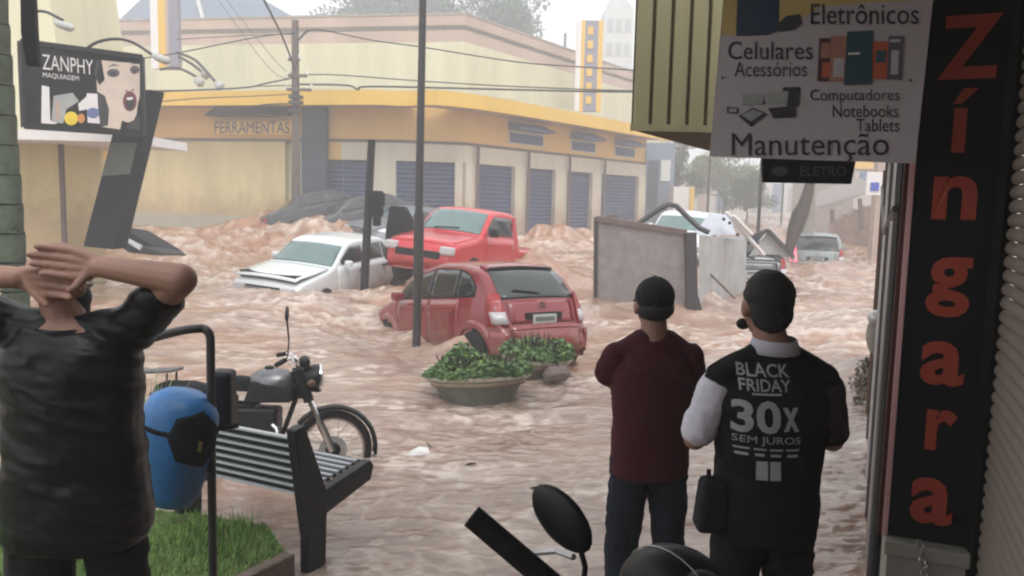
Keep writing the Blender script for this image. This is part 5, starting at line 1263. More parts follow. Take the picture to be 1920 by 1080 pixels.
        mm = MB(); mm.ell((.305,sg*.262,1.125) if second else (.29,sg*.285,1.275+mh), (.016,.070,.043) if second else (.016,.052,.050), Matrix.Rotation(R((35 if second else 15)*sg), 3, 'X')); B(mm, 'mirror', M_black, mo, True, smooth=True)
    tk = MB(); tk.rings([(.19,0,.70,.14,.10),(.19,0,.76,.17,.13),(.19,0,.84,.18,.14),(.19,0,.90,.16,.12),(.19,0,.935,.11,.07),(.19,0,.945,.06,.03)], 24, 2.3)
    B(tk, 'fuel_tank', tank, smooth=True, ang=60)
    fc_ = MB(); fc_.lathe([(.035,0),(.035,.015),(.02,.022)], (.16,0,.945), 14); B(fc_, 'filler_cap', M_black, smooth=True)
    se = MB(); 
    prof_ = [(-.70,.79,.10),(-.62,.82,.125),(-.45,.82,.135),(-.33,.79,.13),(-.20,.81,.125),(-.08,.87,.115),(.03,.86,.09),(.08,.84,.05)]
    vs = []
    for x, z, w_ in prof_:
        for y, zz in ((-1,-.09),(-1.0,-.03),(-.8,.005),(0,.018),(.8,.005),(1.0,-.03),(1,-.09)): vs.append((x, y*w_, z+zz))
    se.add(vs, [(j*7+q_, j*7+q_+1, (j+1)*7+q_+1, (j+1)*7+q_) for j in range(7) for q_ in range(6)]+[(j*7+6, j*7, (j+1)*7, (j+1)*7+6) for j in range(7)]+[tuple(range(7)), tuple(range(49,56))[::-1]])
    kp = MB(); kp.slab([(.0,-.138,.69),(.36,-.138,.70),(.37,-.138,.80),(.25,-.14,.83),(.06,-.138,.86)], (0,.276,0)); B(kp, 'tank_skirt', M_black, bevel=.01)
    B(se, 'seat', M_blackmat, smooth=True, ang=60)
    fr = MB()
    for sg in (-1,1):
        fr.tube([(.38,sg*.02,.88),(.05,sg*.08,.66),(-.3,sg*.11,.66),(-.72,sg*.10,.74)], .016, 8)
    fr.tube([(.40,0,.80),(.28,0,.45),(.12,0,.27),(-.22,0,.27),(-.32,0,.6)], .020, 8); fr.tube([(.36,0,.93),(.43,0,.72)], .032, 10)
    B(fr, 'frame', M_black, smooth=True)
    ec = MB(); ec.box((.0,0,.50), (.50,.20,.30)); B(ec, 'engine_block', M_black, bevel=.03)
    en = MB(); en.rings([(0,0,.26,.15,.10),(0,0,.30,.19,.14),(0,0,.42,.19,.14),(0,0,.47,.14,.10)], 20, 3); B(en, 'engine', M_alu, smooth=True)
    for k in range(8):
        cy = MB(); cy.box((.05+k*.004, 0, .475+k*.022), (.15,.17,.010)); B(cy, 'cylinder_fin', M_alu)
    cy = MB(); cy.box((.06,0,.56), (.11,.12,.19)); B(cy, 'cylinder', M_alu, bevel=.01)
    for sg in (-1,1):
        cc = MB(); cc.lathe([(.01,.0),(.085,.0),(.10,-.02),(.10,-.05)], (-.03,sg*.17,.37), 20, Matrix.Rotation(R(-90*sg),3,'X')); B(cc, 'engine_cover', M_chrome, smooth=True)
        sc_ = MB(); sc_.slab([(-.12,sg*.115,.55),(-.34,sg*.115,.53),(-.40,sg*.115,.66),(-.12,sg*.115,.72)], (0,sg*.03,0)); B(sc_, 'side_cover', M_black, bevel=.01)
    ex = MB(); ex.tube(smooth3([Vector(p) for p in ((.14,-.06,.55),(.26,-.10,.48),(.22,-.14,.28),(-.1,-.17,.24))]), .02, 8); ex.tube([(-.1,-.17,.24),(-.3,-.18,.26),(-.78,-.19,.36)], [.025,.04,.045], 12); B(ex, 'exhaust', M_chrome, smooth=True)
    for sg in (-1,1):
        sw = MB(); sw.bar((-.16,sg*.09,.36), (-.62,sg*.09,.31), .03, .04); B(sw, 'swing_arm', M_black)
        sh = MB(); sh.tube([(-.56,sg*.12,.36),(-.46,sg*.12,.68)], .028, 10); B(sh, 'shock_absorber', M_chrome, smooth=True)
    rf = MB(); vs = []
    for j in range(11):
        a = R(20)+j/10*R(130)
        for y, rr in ((-.075,.33),(-.05,.36),(0,.368),(.05,.36),(.075,.33)): vs.append((-.62+rr*math.cos(a), y, .31+rr*math.sin(a)))
    rf.add(vs, [(j*5+q_, j*5+q_+1, (j+1)*5+q_+1, (j+1)*5+q_) for j in range(10) for q_ in range(4)]); B(rf, 'rear_fender', M_black, smooth=True, solid=.004)
    tl_ = MB(); tl_.box((-.86,0,.74), (.05,.14,.07)); B(tl_, 'taillight', M_taill, bevel=.01)
    rk = MB(); rk.slab([(-.95,-.10,.88),(-.55,-.12,.91),(-.55,.12,.91),(-.95,.10,.88)], (0,0,.022)); rk.bar((-.6,-.09,.76),(-.6,-.09,.90),.018); rk.bar((-.6,.09,.76),(-.6,.09,.90),.018); B(rk, 'luggage_rack', mat('rack_grey', (.10,.10,.11), .5), bevel=.01)
    return o
fw = at(624, 838, 6.15)      # front wheel centre
fd2 = Vector((.955, .16, 0)).normalized(); yaw = math.atan2(fd2.y, fd2.x)
org = Vector((fw.x, fw.y, 0)) - fd2*.66
motorcycle('black motorcycle with silver tank parked behind the slatted bench', (org.x, org.y, -.34), yaw-R(9), R(15), R(-6), mat('dull_silver_tank', (.17,.17,.18), .3, metal=.6, var=.2, scale=10), mh=.10)
# second machine right below the camera
h2 = R(84); ax2 = Vector((.338, 1.21)); o2 = ax2-Vector((math.cos(h2), math.sin(h2)))*.36
m2 = motorcycle('black motorcycle whose mirror, grip and cowl rise in front of the viewer', (o2.x, o2.y, .285), h2, R(-30), 0, M_black, second=True)
mb = MB(); RY_ = Matrix.Rotation(R(90), 3, 'Y'); S2 = Matrix.Translation((.36,0,0)) @ Matrix.Rotation(R(-30), 4, 'Z') @ Matrix.Translation((-.36,0,0))
mb.ell((.46,.12,.985), (.088,.10,.072)); mb.ell((.42,.05,.97), (.07,.12,.06)); mb.v = [S2 @ p for p in mb.v]; mb.build('headlight_cowl', M_black, m2, world=False, smooth=True)
mb = MB(); mb.tube([S2 @ Vector((.46+.131*math.cos(a)*.3-.02, .12+.101*math.cos(a), .985+.073*math.sin(a))) for a in [math.pi*i/12 for i in range(13)]], .0012, 5); mb.build('cowl_trim', M_alu, m2, world=False, smooth=True)
st_ = MB(); st_.box((.2, .2, .13), (6.5, 2.6, .44)); st_.build('shop_step', M_wetpave, kind='structure', bevel=.02)

# ================================================================== RIGHT SHOP: WALL, PILLAR, SHUTTER, SIGNS
wd = Vector((.40,.914,0)).normalized(); wn = Vector((-wd.y, wd.x, 0)); wp_ = Vector((wd.y,-wd.x,0))   # wp_: perpendicular, to the right
PL0 = Vector((at(1703,500,3.2).x, 3.2, 0)); PW_ = .285; PR0 = PL0+wp_*PW_
zs0 = at(1662,1003,3.2).z; zs1 = 3.35
rs = thing('right_shop', 'dark shop wall with roller shutter and pillar at the picture\'s edge', 'building', tuple(PR0))
mb = MB(); p, q_ = PL0+wd*.06, PR0+wd*.06
mb.hexa([p+Vector((0,0,-.1)), q_+Vector((0,0,-.1)), q_+wd*.4+Vector((0,0,-.1)), p+wd*.4+Vector((0,0,-.1))], [p+Vector((0,0,3.4)), q_+Vector((0,0,3.4)), q_+wd*.4+Vector((0,0,3.4)), p+wd*.4+Vector((0,0,3.4))]); mb.build('pillar', M_ledge, rs)
lz = zs0
mb = MB(); p, q_ = PL0-wd*.07-wp_*.012, PR0-wd*.07+wp_*.012
mb.hexa([p+Vector((0,0,lz-.06)), q_+Vector((0,0,lz-.06)), q_+wd*.13+Vector((0,0,lz-.06)), p+wd*.13+Vector((0,0,lz-.06))], [p+Vector((0,0,lz)), q_+Vector((0,0,lz)), q_+wd*.13+Vector((0,0,lz)), p+wd*.13+Vector((0,0,lz))]); mb.build('ledge', M_ledge, rs, bevel=.006)
mb = MB(); p, q_ = PL0-wd*.05, PR0-wd*.05
mb.hexa([p+Vector((0,0,-.1)), q_+Vector((0,0,-.1)), q_+wd*.11+Vector((0,0,-.1)), p+wd*.11+Vector((0,0,-.1))], [p+Vector((0,0,lz-.062)), q_+Vector((0,0,lz-.062)), q_+wd*.11+Vector((0,0,lz-.062)), p+wd*.11+Vector((0,0,lz-.062))]); mb.build('pillar_base', M_ledge, rs)
# shutter slats
S0 = PR0+wp_*.05-wd*.02
sm_ = None
for k in range(64):
    z = .02+k*.052
    if sm_ is None:
        mb = MB(); pr = [(0,0),(.010,.006),(.016,.020),(.012,.036),(.004,.046),(0,.050)]; Lx = 2.9; vs = []
        for t_ in (0, Lx):
            for o_, h in pr: vs.append(-wd*t_+wn*(o_)+Vector((0,0,h)))
        n_ = len(pr); mb.add(vs, [(i, i+1, n_+i+1, n_+i) for i in range(n_-1)])
        sl = mb.build('slat', M_slat, None, smooth=True, ang=60); sl.parent = rs; sm_ = sl.data
    else:
        sl = bpy.data.objects.new('slat', sm_); COL.objects.link(sl); sl.parent = rs
    sl.location = S0-rs.location+Vector((0,0,z))
mb = MB(); mb.slab([S0-wn*.03, S0-wn*.03-wd*3.0, S0-wn*.03-wd*3.0+Vector((0,0,3.35)), S0-wn*.03+Vector((0,0,3.35))], -wn*.15); mb.build('shop_wall', M_ledge, rs)
mb = MB(); mb.bar(S0+wn*.02-wd*.0+Vector((0,0,0)), S0+wn*.02+Vector((0,0,3.3)), .05, .06); mb.build('shutter_guide', M_black, rs)
# chain
rnd = random.Random(4); q_ = PL0+wp_*.13-wd*.085+Vector((0,0,lz+.01))
ch = thing('chain', 'short steel chain hanging down over the painted ledge', 'chain', tuple(q_))
for k in range(9):
    p = q_+Vector((rnd.uniform(-.008,.008), -.008 if k > 1 else .02, -.028*k)); e = Euler((R(90) if k % 2 else R(70), rnd.uniform(-.4,.4), R(90*(k%2)))).to_matrix()
    mb = MB(); mb.tube([p+e@Vector((.011*math.cos(a), .019*math.sin(a), 0)) for a in [i/10*6.283 for i in range(11)]], .0035, 6); mb.build('link', M_steel, ch, smooth=True)
# vertical sign
zg = thing('vertical_sign', 'tall black sign with red letters spelling down the pillar', 'sign', tuple(PL0))
ps_ = Plane(PL0+Vector((0,0,zs0)), wp_, (0,0,1))
mb = MB(); mb.hexa([ps_.p(0,.002), ps_.p(PW_,.002), ps_.p(PW_,.002,-.055), ps_.p(0,.002,-.055)], [ps_.p(0,zs1-zs0), ps_.p(PW_,zs1-zs0), ps_.p(PW_,zs1-zs0,-.055), ps_.p(0,zs1-zs0,-.055)]); mb.build('panel', mat('sign_black', (.006,.007,.009), .5, var=.2, spec=.2), zg)
mb = MB(); mb.hexa([ps_.p(-.022,0,.008), ps_.p(-.001,0,.008), ps_.p(-.001,0,-.05), ps_.p(-.022,0,-.05)], [ps_.p(-.022,zs1-zs0,.008), ps_.p(-.001,zs1-zs0,.008), ps_.p(-.001,zs1-zs0,-.05), ps_.p(-.022,zs1-zs0,-.05)]); mb.build('edge_strip', M_pinkstrip, zg, bevel=.003)
mb = MB(); mb.hexa([ps_.p(-.040,0,-.0), ps_.p(-.023,0,-.0), ps_.p(-.023,0,-.05), ps_.p(-.040,0,-.05)], [ps_.p(-.040,2.1,-.0), ps_.p(-.023,2.1,-.0), ps_.p(-.023,2.1,-.05), ps_.p(-.040,2.1,-.05)]); mb.build('dark_edge', mat('edge_maroon', (.08,.015,.015), .6), zg)
for ch_, bx in (('Z',(1757,28,1880,148)),('í',(1783,166,1832,286)),('n',(1745,330,1835,412)),('g',(1733,482,1823,595)),('a',(1722,640,1812,723)),('r',(1733,768,1795,845)),('a',(1703,896,1790,983))):
    t = MB(); x0, y0, x1, y1 = bx
    # follow the lean of the sign: fit within the box measured along the sign's own axes
    uc = ps_.uv((x0+x1)/2, (y0+y1)/2); w0 = (ps_.uv(x1,(y0+y1)/2)[0]-ps_.uv(x0,(y0+y1)/2)[0])*.93; h0 = abs(ps_.uv((x0+x1)/2,y0)[1]-ps_.uv((x0+x1)/2,y1)[1])
    ps_.text(t, ch_, uc[0]-w0/2, uc[1]+h0/2, uc[0]+w0/2, uc[1]-h0/2, .004, .004 if ch_ == 'í' else .028, px=False); t.build('letter', M_zred, zg, solid=.003)
# white repair-shop sign
Yw = 3.05
pw = Plane(at(1345,300,Yw), (wp_.x, wp_.y*.7, -.035), (.012,0,1))
ws = thing('repair_sign', 'white printed sign board offering phone and computer repair', 'sign', tuple(at(1540,300,Yw)))
def wpoly(pts, off, mt, nm, solid=0, par=None):
    mb = MB(); pw.poly(mb, pts, off); return mb.build(nm, mt, par or ws, solid=solid)
mb = MB(); mb.slab([pw.p(*pw.uv(*q_), 0) for q_ in ((1362,-70),(1757,-70),(1716,306),(1330,293))], -pw.N*.02); mb.build('board', M_print, ws)
wpoly([(1361,-70),(1757,-70),(1757,0),(1640,4),(1540,12),(1485,45),(1440,62),(1400,68),(1352,66)], .002, M_printy, 'yellow_print')
wpoly([(1385,-60),(1463,-60),(1460,58),(1440,66),(1380,68)], .004, mat('tv_print', (.03,.05,.09), .3), 'television_print')
wpoly([(1455,48),(1475,30),(1500,27),(1504,45),(1490,56),(1462,60)], .005, M_letter, 'camera_print')
for txt, bx, bd in (('Eletrônicos',(1520,8,1722,46),.003),('Celulares',(1365,78,1524,112),.003),('Acessórios',(1377,116,1513,144),.0),('Computadores',(1519,168,1686,195),.0),('Notebooks',(1561,197,1684,220),.0),('Tablets',(1605,223,1686,247),.0),('Manutenção',(1372,250,1666,302),.0)):
    t = MB(); x0, y0, x1, y1 = bx; pw.text(t, txt, x0, y0, x1, y1, .004, bd); t.build('lettering', M_letter, ws)
M_tvb = mat('phone_teal', (.035,.085,.11), .3); 
for bx, mt, off in (((1534,72,1562,153),mat('phone_maroon',(.09,.035,.05),.4),.005),((1556,68,1590,153),mat('phone_peach',(.42,.20,.15),.4),.006),((1634,78,1668,149),mat('phone_orange',(.50,.12,.06),.4),.005),((1664,68,1692,150),mat('phone_dark',(.11,.10,.14),.4),.006)):
    x0, y0, x1, y1 = bx; wpoly([(x0+2,y0),(x1+2,y0),(x1-2,y1),(x0-2,y1)], off, mt, 'phone_print')
for (x0,y0,x1,y1), mt in (((1539,80,1556,110),'phone_peach'),((1562,110,1582,145),'sign_white'),((1642,95,1660,118),'phone_teal'),((1668,74,1688,80),'sign_white'),((1670,95,1684,140),'sign_white'),((1541,118,1556,146),'phone_orange')):
    wpoly([(x0+1,y0),(x1+1,y0),(x1-1,y1),(x0-1,y1)], .0072, MATS[mt], 'phone_screen_print')
wpoly([(1588,60),(1636,58),(1634,158),(1582,160)], .008, M_tvb, 'phone_print'); wpoly([(1590,100),(1612,99),(1612,103),(1590,104)], .010, M_lampw, 'phone_caption')
for pts, mt in (([(1468,164),(1500,163),(1498,200),(1480,202),(1466,190)],M_letter),([(1438,174),(1478,171),(1476,196),(1440,196)],M_lgrey),([(1392,176),(1432,175),(1430,196),(1392,198)],M_lgrey),([(1398,190),(1434,190),(1434,195),(1398,195)],M_letter),([(1440,203),(1492,198),(1492,220),(1450,222)],M_letter),([(1384,218),(1412,202),(1440,214),(1408,238)],M_letter),([(1390,216),(1412,205),(1432,213),(1408,228)],M_lgrey),([(1363,200),(1384,202),(1384,214),(1363,212)],M_letter),([(1367,203),(1381,204),(1381,211),(1367,210)],M_lgrey)):
    wpoly(pts, .004+.001*(mt is M_lgrey)+random.random()*.0005, mt, 'computer_print')
for x, y in ((1353,145),(1706,150)):
    mb = MB(); u_, v_ = pw.uv(x, y); mb.ell(pw.p(u_, v_, .004), .006, u=8, v=6); mb.build('screw', M_steel, ws)
# small dark board beneath
sb = thing('dark_sign', 'small black board with faint grey lettering hanging under the repair sign', 'sign', tuple(at(1515,325,4.2)))
pk = Plane(at(1432,345,4.2), (1,-.05,0), (0,0,1))
mb = MB(); mb.slab([pk.p(*pk.uv(*q_), 0) for q_ in ((1430,295),(1606,296),(1596,345),(1432,342))], -pk.N*.04); mb.build('board', M_poster, sb)
t = MB(); pk.text(t, 'ELETRO', 1500,312,1586,330, .004, .01); t.build('lettering', mat('faint_letter', (.09,.09,.095), .5), sb)
mb = MB(); pk.poly(mb, oval(1462,321,16,9), .004); mb.build('emblem', MATS['faint_letter'], sb)
mb = MB(); a = at(1460,297,4.22); mb.bar(a, a+Vector((0,0,1.0)), .02); a = at(1580,297,4.22); mb.bar(a, a+Vector((0,0,1.0)), .02); mb.build('hanger', M_pole, sb)
# dark gate strip further along the wall
gt = thing('shop_gate', 'dark steel gate with vertical tubes past the tall black sign', 'gate', tuple(PL0+wd*.3))
G0 = PL0+wd*.50-wp_*(-.01)
mb = MB(); mb.slab([G0+Vector((0,0,-.1)), G0+wd*4.4+Vector((0,0,-.1)), G0+wd*4.4+Vector((0,0,2.35)), G0+Vector((0,0,2.9))], wp_*.08); mb.build('gate_leaf', M_blackmat, gt)
for k, (t0, h, mt) in enumerate(((.25,2.8,M_pole),(.8,2.7,M_steel),(1.5,2.6,M_pole),(2.3,2.5,M_alu),(3.2,2.4,M_pole),(4.2,2.3,mat('rusty_tube',(.10,.03,.02),.6)))):
    q_ = G0+wd*t0-wp_*.03; mb = MB(); mb.tube([q_+Vector((0,0,-.1)), q_+Vector((0,0,h))], .028, 10); mb.build('tube', mt, gt, smooth=True)
q_ = G0+wd*1.2-wp_*.04; mb = MB(); mb.tube([G0+wd*.2-wp_*.05+Vector((0,0,1.95)), G0+wd*2.2-wp_*.05+Vector((0,0,1.78)), G0+wd*4.3-wp_*.05+Vector((0,0,2.15))], .018, 8); mb.build('brace', M_pole, gt, smooth=True)
lw = thing('low_wall', 'low dark red edged wall running along the flooded pavement', 'wall', tuple(G0+wd*4.6))
q_ = G0+wd*4.5; mb = MB(); mb.slab([q_+Vector((0,0,-.5)), q_+wd*3.0+Vector((0,0,-.5)), q_+wd*3.0+Vector((0,0,1.72)), q_+Vector((0,0,1.78))], wp_*.2-Vector((0,0,0))); mb.build('wall_body', mat('dark_maroon_wall', (.05,.022,.02), .6), lw)
# grey meter box / lock on the gate edge
q_ = at(1650,610,6.0)
lk = thing('gate_box', 'rounded grey lock box sticking out from the gate edge', 'box', tuple(q_))
mb = MB(); mb.ell(at(1648,628,6.0), (.09,.10,.17)); mb.build('housing', M_concrete, lk, smooth=True)
mb = MB(); mb.ell(at(1645,596,5.95), (.07,.07,.06)); mb.build('cap', M_alu, lk, smooth=True)
mb = MB(); mb.tube([at(1660,640,6.0), at(1668,700,5.9), at(1672,790,5.6)], .02, 8); mb.build('conduit', M_pole, lk, smooth=True)
# scrubby growth where the wall meets the water
rnd = random.Random(21); lf = MB()
for (x, y, Y) in ((1628,690,9.2),(1618,720,8.8),(1635,735,8.4),(1622,760,8.0)):
    leaf_cloud(lf, at(x,y,Y), .15,.15,.13, 160, .05, rnd, .1)
wdg = thing('wet_shrub', 'muddy drenched shrub at the foot of the low wall', 'shrub', tuple(at(1625,740,8.6))); lf.build('foliage', mat('muddy_leaves', (.11,.10,.06), .6, var=.4, scale=8), wdg)

# yellow clad marquee
mq = thing('yellow_marquee', 'yellow metal clad marquee hanging over the street behind the repair sign', 'marquee', tuple(at(1183,242,5)))
zq = at(1183,243,5).z; a = at(1183,243,5); w_ = at(1490,243,5)
xl, xr = a.x, w_.x; zt = 3.9
n_ = 9; px_ = (xr-xl)/n_
for k in range(n_):
    x0 = xl+k*px_; mb = MB()
    mb.slab([(x0+.009,5.0,zq),(x0+.012,4.965,zq),(x0+px_-.012,4.965,zq),(x0+px_-.009,5.0,zq)], (0,0,zt-zq)); mb.build('panel', M_awn, mq, bevel=.003)
mb = MB(); bk = at(1332,279,6.85)
mb.hexa([(xl,5.0,zq-.001),(xr,5.0,zq-.001),(xr+.9,6.85,zq-.001),(bk.x,6.85,zq-.001)], [(xl,5.0,zt),(xr,5.0,zt),(xr+.9,6.85,zt),(bk.x,6.85,zt)]); mb.build('core', M_awnd, mq)
mb = MB(); mb.bar((xl-.01,4.955,zq+.01), (xr,4.955,zq+.01), .03, .04); mb.build('bottom_trim', M_awn, mq)
# roof over the pavement where the viewer stands, and the shop behind
ov = thing('shop_canopy', 'dark soffit of the shop canopy over the onlookers', 'canopy', (0,0,3.35))
mb = MB(); mb.box((1.25,.3,3.45), (4.3,7.2,.16)); mb.build('soffit', M_ceil, ov)
sbk = thing('rear_shop', 'shaded shop front behind the onlookers', 'building', (0,-3.2,0))
mb = MB(); mb.box((-.6,-3.35,1.6), (7.4,.3,3.6)); mb.build('wall', M_ceil, sbk)
mb = MB(); mb.box((-.6,-3.17,1.1), (2.2,.06,2.2)); mb.build('doorway', M_black, sbk)

# ================================================================== PEOPLE
def hand(mb, w_, d, n_, side, curl=.35, sc=1.0, thumbdir=None, spread=.0225):
    d = d.normalized(); n_ = (n_-d*n_.dot(d)).normalized(); s_ = d.cross(n_).normalized()
    L_ = [.038,.043,.040,.032]
    for i in range(4):
        o_ = s_*((i-1.5)*spread*sc*side)
        kn = w_+d*(.085-.006*abs(i-1.3))*sc+o_
        mb.cap(w_+d*.012*sc+o_*.5, .014*sc, kn, .0125*sc, 10)
        a = R(0); p = kn; dirv = d
        for j, f in enumerate((1.0,.68,.55)):
            a += curl*(1.0 if j else .6); dirv = d*math.cos(a)-n_*math.sin(a); q_ = p+dirv*L_[i]*f*sc
            mb.cap(p, (.0112-.001*j)*sc, q_, (.0104-.001*j)*sc, 10); p = q_
    td = thumbdir.normalized() if thumbdir else (d*.6+s_*(-side)*.8-n_*.1).normalized()
    b0 = w_+d*.018*sc-s_*side*.016*sc; b1 = b0+td*.045*sc; b2 = b1+(td*.9+d*.3).normalized()*.034*sc; b3 = b2+(td*.7+d*.5).normalized()*.026*sc
    mb.cap(b0, .0155*sc, b1, .0125*sc, 10); mb.cap(b1, .0118*sc, b2, .0105*sc, 10); mb.cap(b2, .0105*sc, b3, .0085*sc, 10)
def head(mb, c, yaw=0, tilt=0, sc=1.0, ears=True):
    M_ = Matrix.Rotation(yaw,3,'Z') @ Matrix.Rotation(tilt,3,'X')
    def E(o_, r): mb.ell(c+M_@(Vector(o_)*sc), tuple(x*sc for x in r), M_)
    E((0,-.01,.02), (.076,.096,.098)); E((0,.02,-.035), (.062,.075,.075)); E((0,.055,-.075), (.042,.04,.035))
    E((0,.098,-.02), (.014,.022,.024)); E((0,.085,.02), (.045,.02,.014)); E((0,.085,-.055), (.024,.016,.010))
    if ears:
        for s_ in (-1,1): E((s_*.078,-.005,-.012), (.012,.022,.033))
    return M_
def face_parts(root, c, M_, sc=1.0, skin_hair=M_hair):
    for s_ in (-1,1):
        mb = MB(); mb.ell(c+M_@Vector((s_*.03,.085,.0))*sc, .0115*sc, u=10, v=8); mb.build('eye', M_lampw, root, smooth=True)
    mb = MB(); mb.ell(c+M_@Vector((0,.096,-.056))*sc, (.020*sc,.008*sc,.006*sc), M_, 10, 8); mb.build('mouth', mat('lips', (.30,.09,.08), .5), root, smooth=True)
def folds(amp, scale=1.0, seed=3, horiz=.8):
    def f(co, no):
        z = co[:,2]; x = co[:,0]; y = co[:,1]
        a_ = np.arctan2(y-y.mean(), x-x.mean())
        w1 = 1-np.abs(2*fbm(a_*.8*scale+z*1.5, z*15*scale+x*3, seed, 3)-1); w2 = fbm(x*9, z*14, seed+9, 3)
        return amp*(1.6*(w1-.7)*horiz+.9*(w2-.5)+.45)
    return f

def man(name, label, x, y, z0, H, torso, hipw, shoulders, elbows, wrists, hands, headc, headyaw, headtilt, skin, shirt, trousers, mode, armr=(.045,.036,.027), sleeve_t=.62, sleeve_mat=(None,None), necky=0):
    root = thing(name, label, 'person', (x,y,z0), group='onlookers watching the flood')
    hip = z0+.50*H; body = MB(); sh = shoulders
    # torso rings: (z fraction, rx, ry)
    cx = (sh[0].x+sh[1].x)/2; cy = (sh[0].y+sh[1].y)/2
    rr = []
    for zf, rx, ry in torso:
        t_ = (zf-.48)/(.84-.48); rr.append((x+(cx-x)*t_, y+(cy-y)*t_, z0+zf*H, rx-.008, ry-.008))
    body.rings(rr)
    nb = Vector((cx, cy+.0+necky, z0+.82*H)); body.cap(nb, .062, headc-Vector((0,.01,.05)), .055)
    M_ = head(body, headc, headyaw, headtilt)
    for i in (0,1):
        body.cap(sh[i], armr[0]-.012, elbows[i], armr[1]); body.cap(elbows[i], armr[1], wrists[i], armr[2])
        body.cap(Vector((cx+(sh[i].x-cx)*.15,cy,z0+(.795 if mode == 'A' else .82)*H)), .045, sh[i]-Vector((0,0,.01)), armr[0]-.016)
        hd = hands[i]; hand(body, wrists[i], hd[0], hd[1], hd[2], hd[3], 1.08 if mode == 'A' else 1.0, thumbdir=hd[4])
    for s_ in (-1,1):
        hp = Vector((x+s_*hipw*.5, y, hip)); kn = Vector((x+s_*hipw*.69, y+.02, z0+.28*H)); an = Vector((x+s_*hipw*.73, y, z0+.05*H))
        body.cap(hp, .078, kn, .052); body.cap(kn, .052, an, .036); body.cap(an-Vector((0,.03,.02)), .035, an+Vector((s_*.02,.14,-.04)), .030)
    organic(body, 'body', skin, root, .0042 if mode == 'A' else .007, 3)
    face_parts(root, headc, M_)
    # shirt
    s1 = MB(); s1.rings([(a,b_,c_,d+.014,e+.014) for a,b_,c_,d,e in rr if c_ <= z0+.835*H])
    sl = (MB(), MB())
    for i in (0,1):
        s1.cap(Vector((cx+(sh[i].x-cx)*.30,cy,z0+(.824 if mode == 'A' else .818)*H)), .062, sh[i]-Vector((0,0,.012)), armr[0]+.010)
        d = elbows[i]-sh[i]; tgt = s1 if sleeve_mat[i] is None else sl[i]
        e_ = sh[i]+d*min(1, sleeve_t)
        tgt.cap(sh[i]+(d*.22 if sleeve_mat[i] is not None else d*0), armr[0]+.013, e_, armr[1]+.018)
    organic(s1, 'shirt', shirt, root, .0075, 6, folds(.010 if mode == 'A' else .0085, horiz=1.0, scale=1.0 if mode == 'A' else .75, seed=3 if mode == 'B' else 8))
    for i in (0,1):
        if sleeve_mat[i] is not None: organic(sl[i], 'sleeve', sleeve_mat[i], root, .007, 5, folds(.008, 1.0))
    # trousers
    t_ = MB(); t_.rings([(x,y,hip-.05,hipw*.98,.108),(x,y,hip-.01,hipw*1.0,.110),(x,y,hip+.05,hipw*.94,.104),(x,y,hip+.10,hipw*.86,.092)])
    for s_ in (-1,1):
        hp = Vector((x+s_*hipw*.52, y, hip)); kn = Vector((x+s_*hipw*.70, y+.02, z0+.28*H)); an = Vector((x+s_*hipw*.74, y, z0+.06*H))
        t_.cap(hp, .092, kn, .071); t_.cap(kn, .071, an, .060)
    organic(t_, 'trousers', trousers, root, .008, 3, folds(.011, .9, 17))
    for s_ in (-1,1):
        q_ = Vector((x+s_*hipw*.73, y+.05, z0+.04)); mb = MB(); mb.ell(q_, (.052,.14,.05)); mb.box(q_+Vector((0,0,-.035)), (.09,.26,.02)); mb.build('shoe', M_black, root, smooth=True)
    return root, headc, M_, rr

V = Vector
# --- bald man with hands behind his head
x, y = at(140,800,2.35).x, 2.35; z0 = .05; H = 1.795
hc = at(112,528,2.36)
shR, shL = V((x+.185, y, at(235,592,2.35).z-.03)), V((x-.185, y, at(0,592,2.35).z-.03))
elR, elL = at(338,524,2.20), V((2*x-at(338,524,2.20).x-.03, 2.22, at(338,524,2.20).z+.0))
wR = at(190,500,2.215); wL = at(30,520,2.235)
root, hc, M_, rr = man('person', 'bald bearded man in wet black t-shirt clasping both hands behind his head', x, y, z0, H,
    [(.47,.195,.14),(.50,.205,.15),(.56,.20,.15),(.62,.190,.145),(.70,.190,.14),(.76,.195,.135),(.80,.185,.115),(.83,.13,.09),(.85,.07,.06)], .195,
    (shL, shR), (elL, elR), (wL, wR),
    ((V((1,.06,-.10)), V((0,-1,-.1)), 1, -.16, V((.45,-.1,-.9))), (V((-1,.02,.10)), V((0,-1,0)), -1, -.16, V((-.45,-.1,-.9)))),
    hc, R(-14), R(-8), M_skin, M_tshirt, M_trouser, 'A', (.057,.046,.031), .58)
mb = MB(); 
hb_ = M_@V((0,.055,-.075)); mb.ell(hc+hb_, (.052,.050,.045), M_); mb.ell(hc+M_@V((.043,.035,-.045)), (.026,.042,.042), M_); mb.ell(hc+M_@V((-.043,.035,-.045)), (.026,.042,.042), M_)
organic(mb, 'beard', M_hair, root, .006, 3)
cl = MB(); k = 28; P = []
for j in range(k+1):
    a = math.pi*2*j/k; P.append(V((rr[-1][0]+.088*math.cos(a), rr[-1][1]+.0+.080*math.sin(a), z0+.836*H+.012*math.sin(a))))
cl.tube(P, .009, 8); cl.build('collar', M_tshirt, root, smooth=True)
# glasses temple
for sx in (-1,1):
    gl = MB(); gl.tube([hc+M_@V((sx*.082,.0,.0)), hc+M_@V((sx*.082,.09,.005))], .003, 6); gl.build('glasses_temple', M_chrome, root)

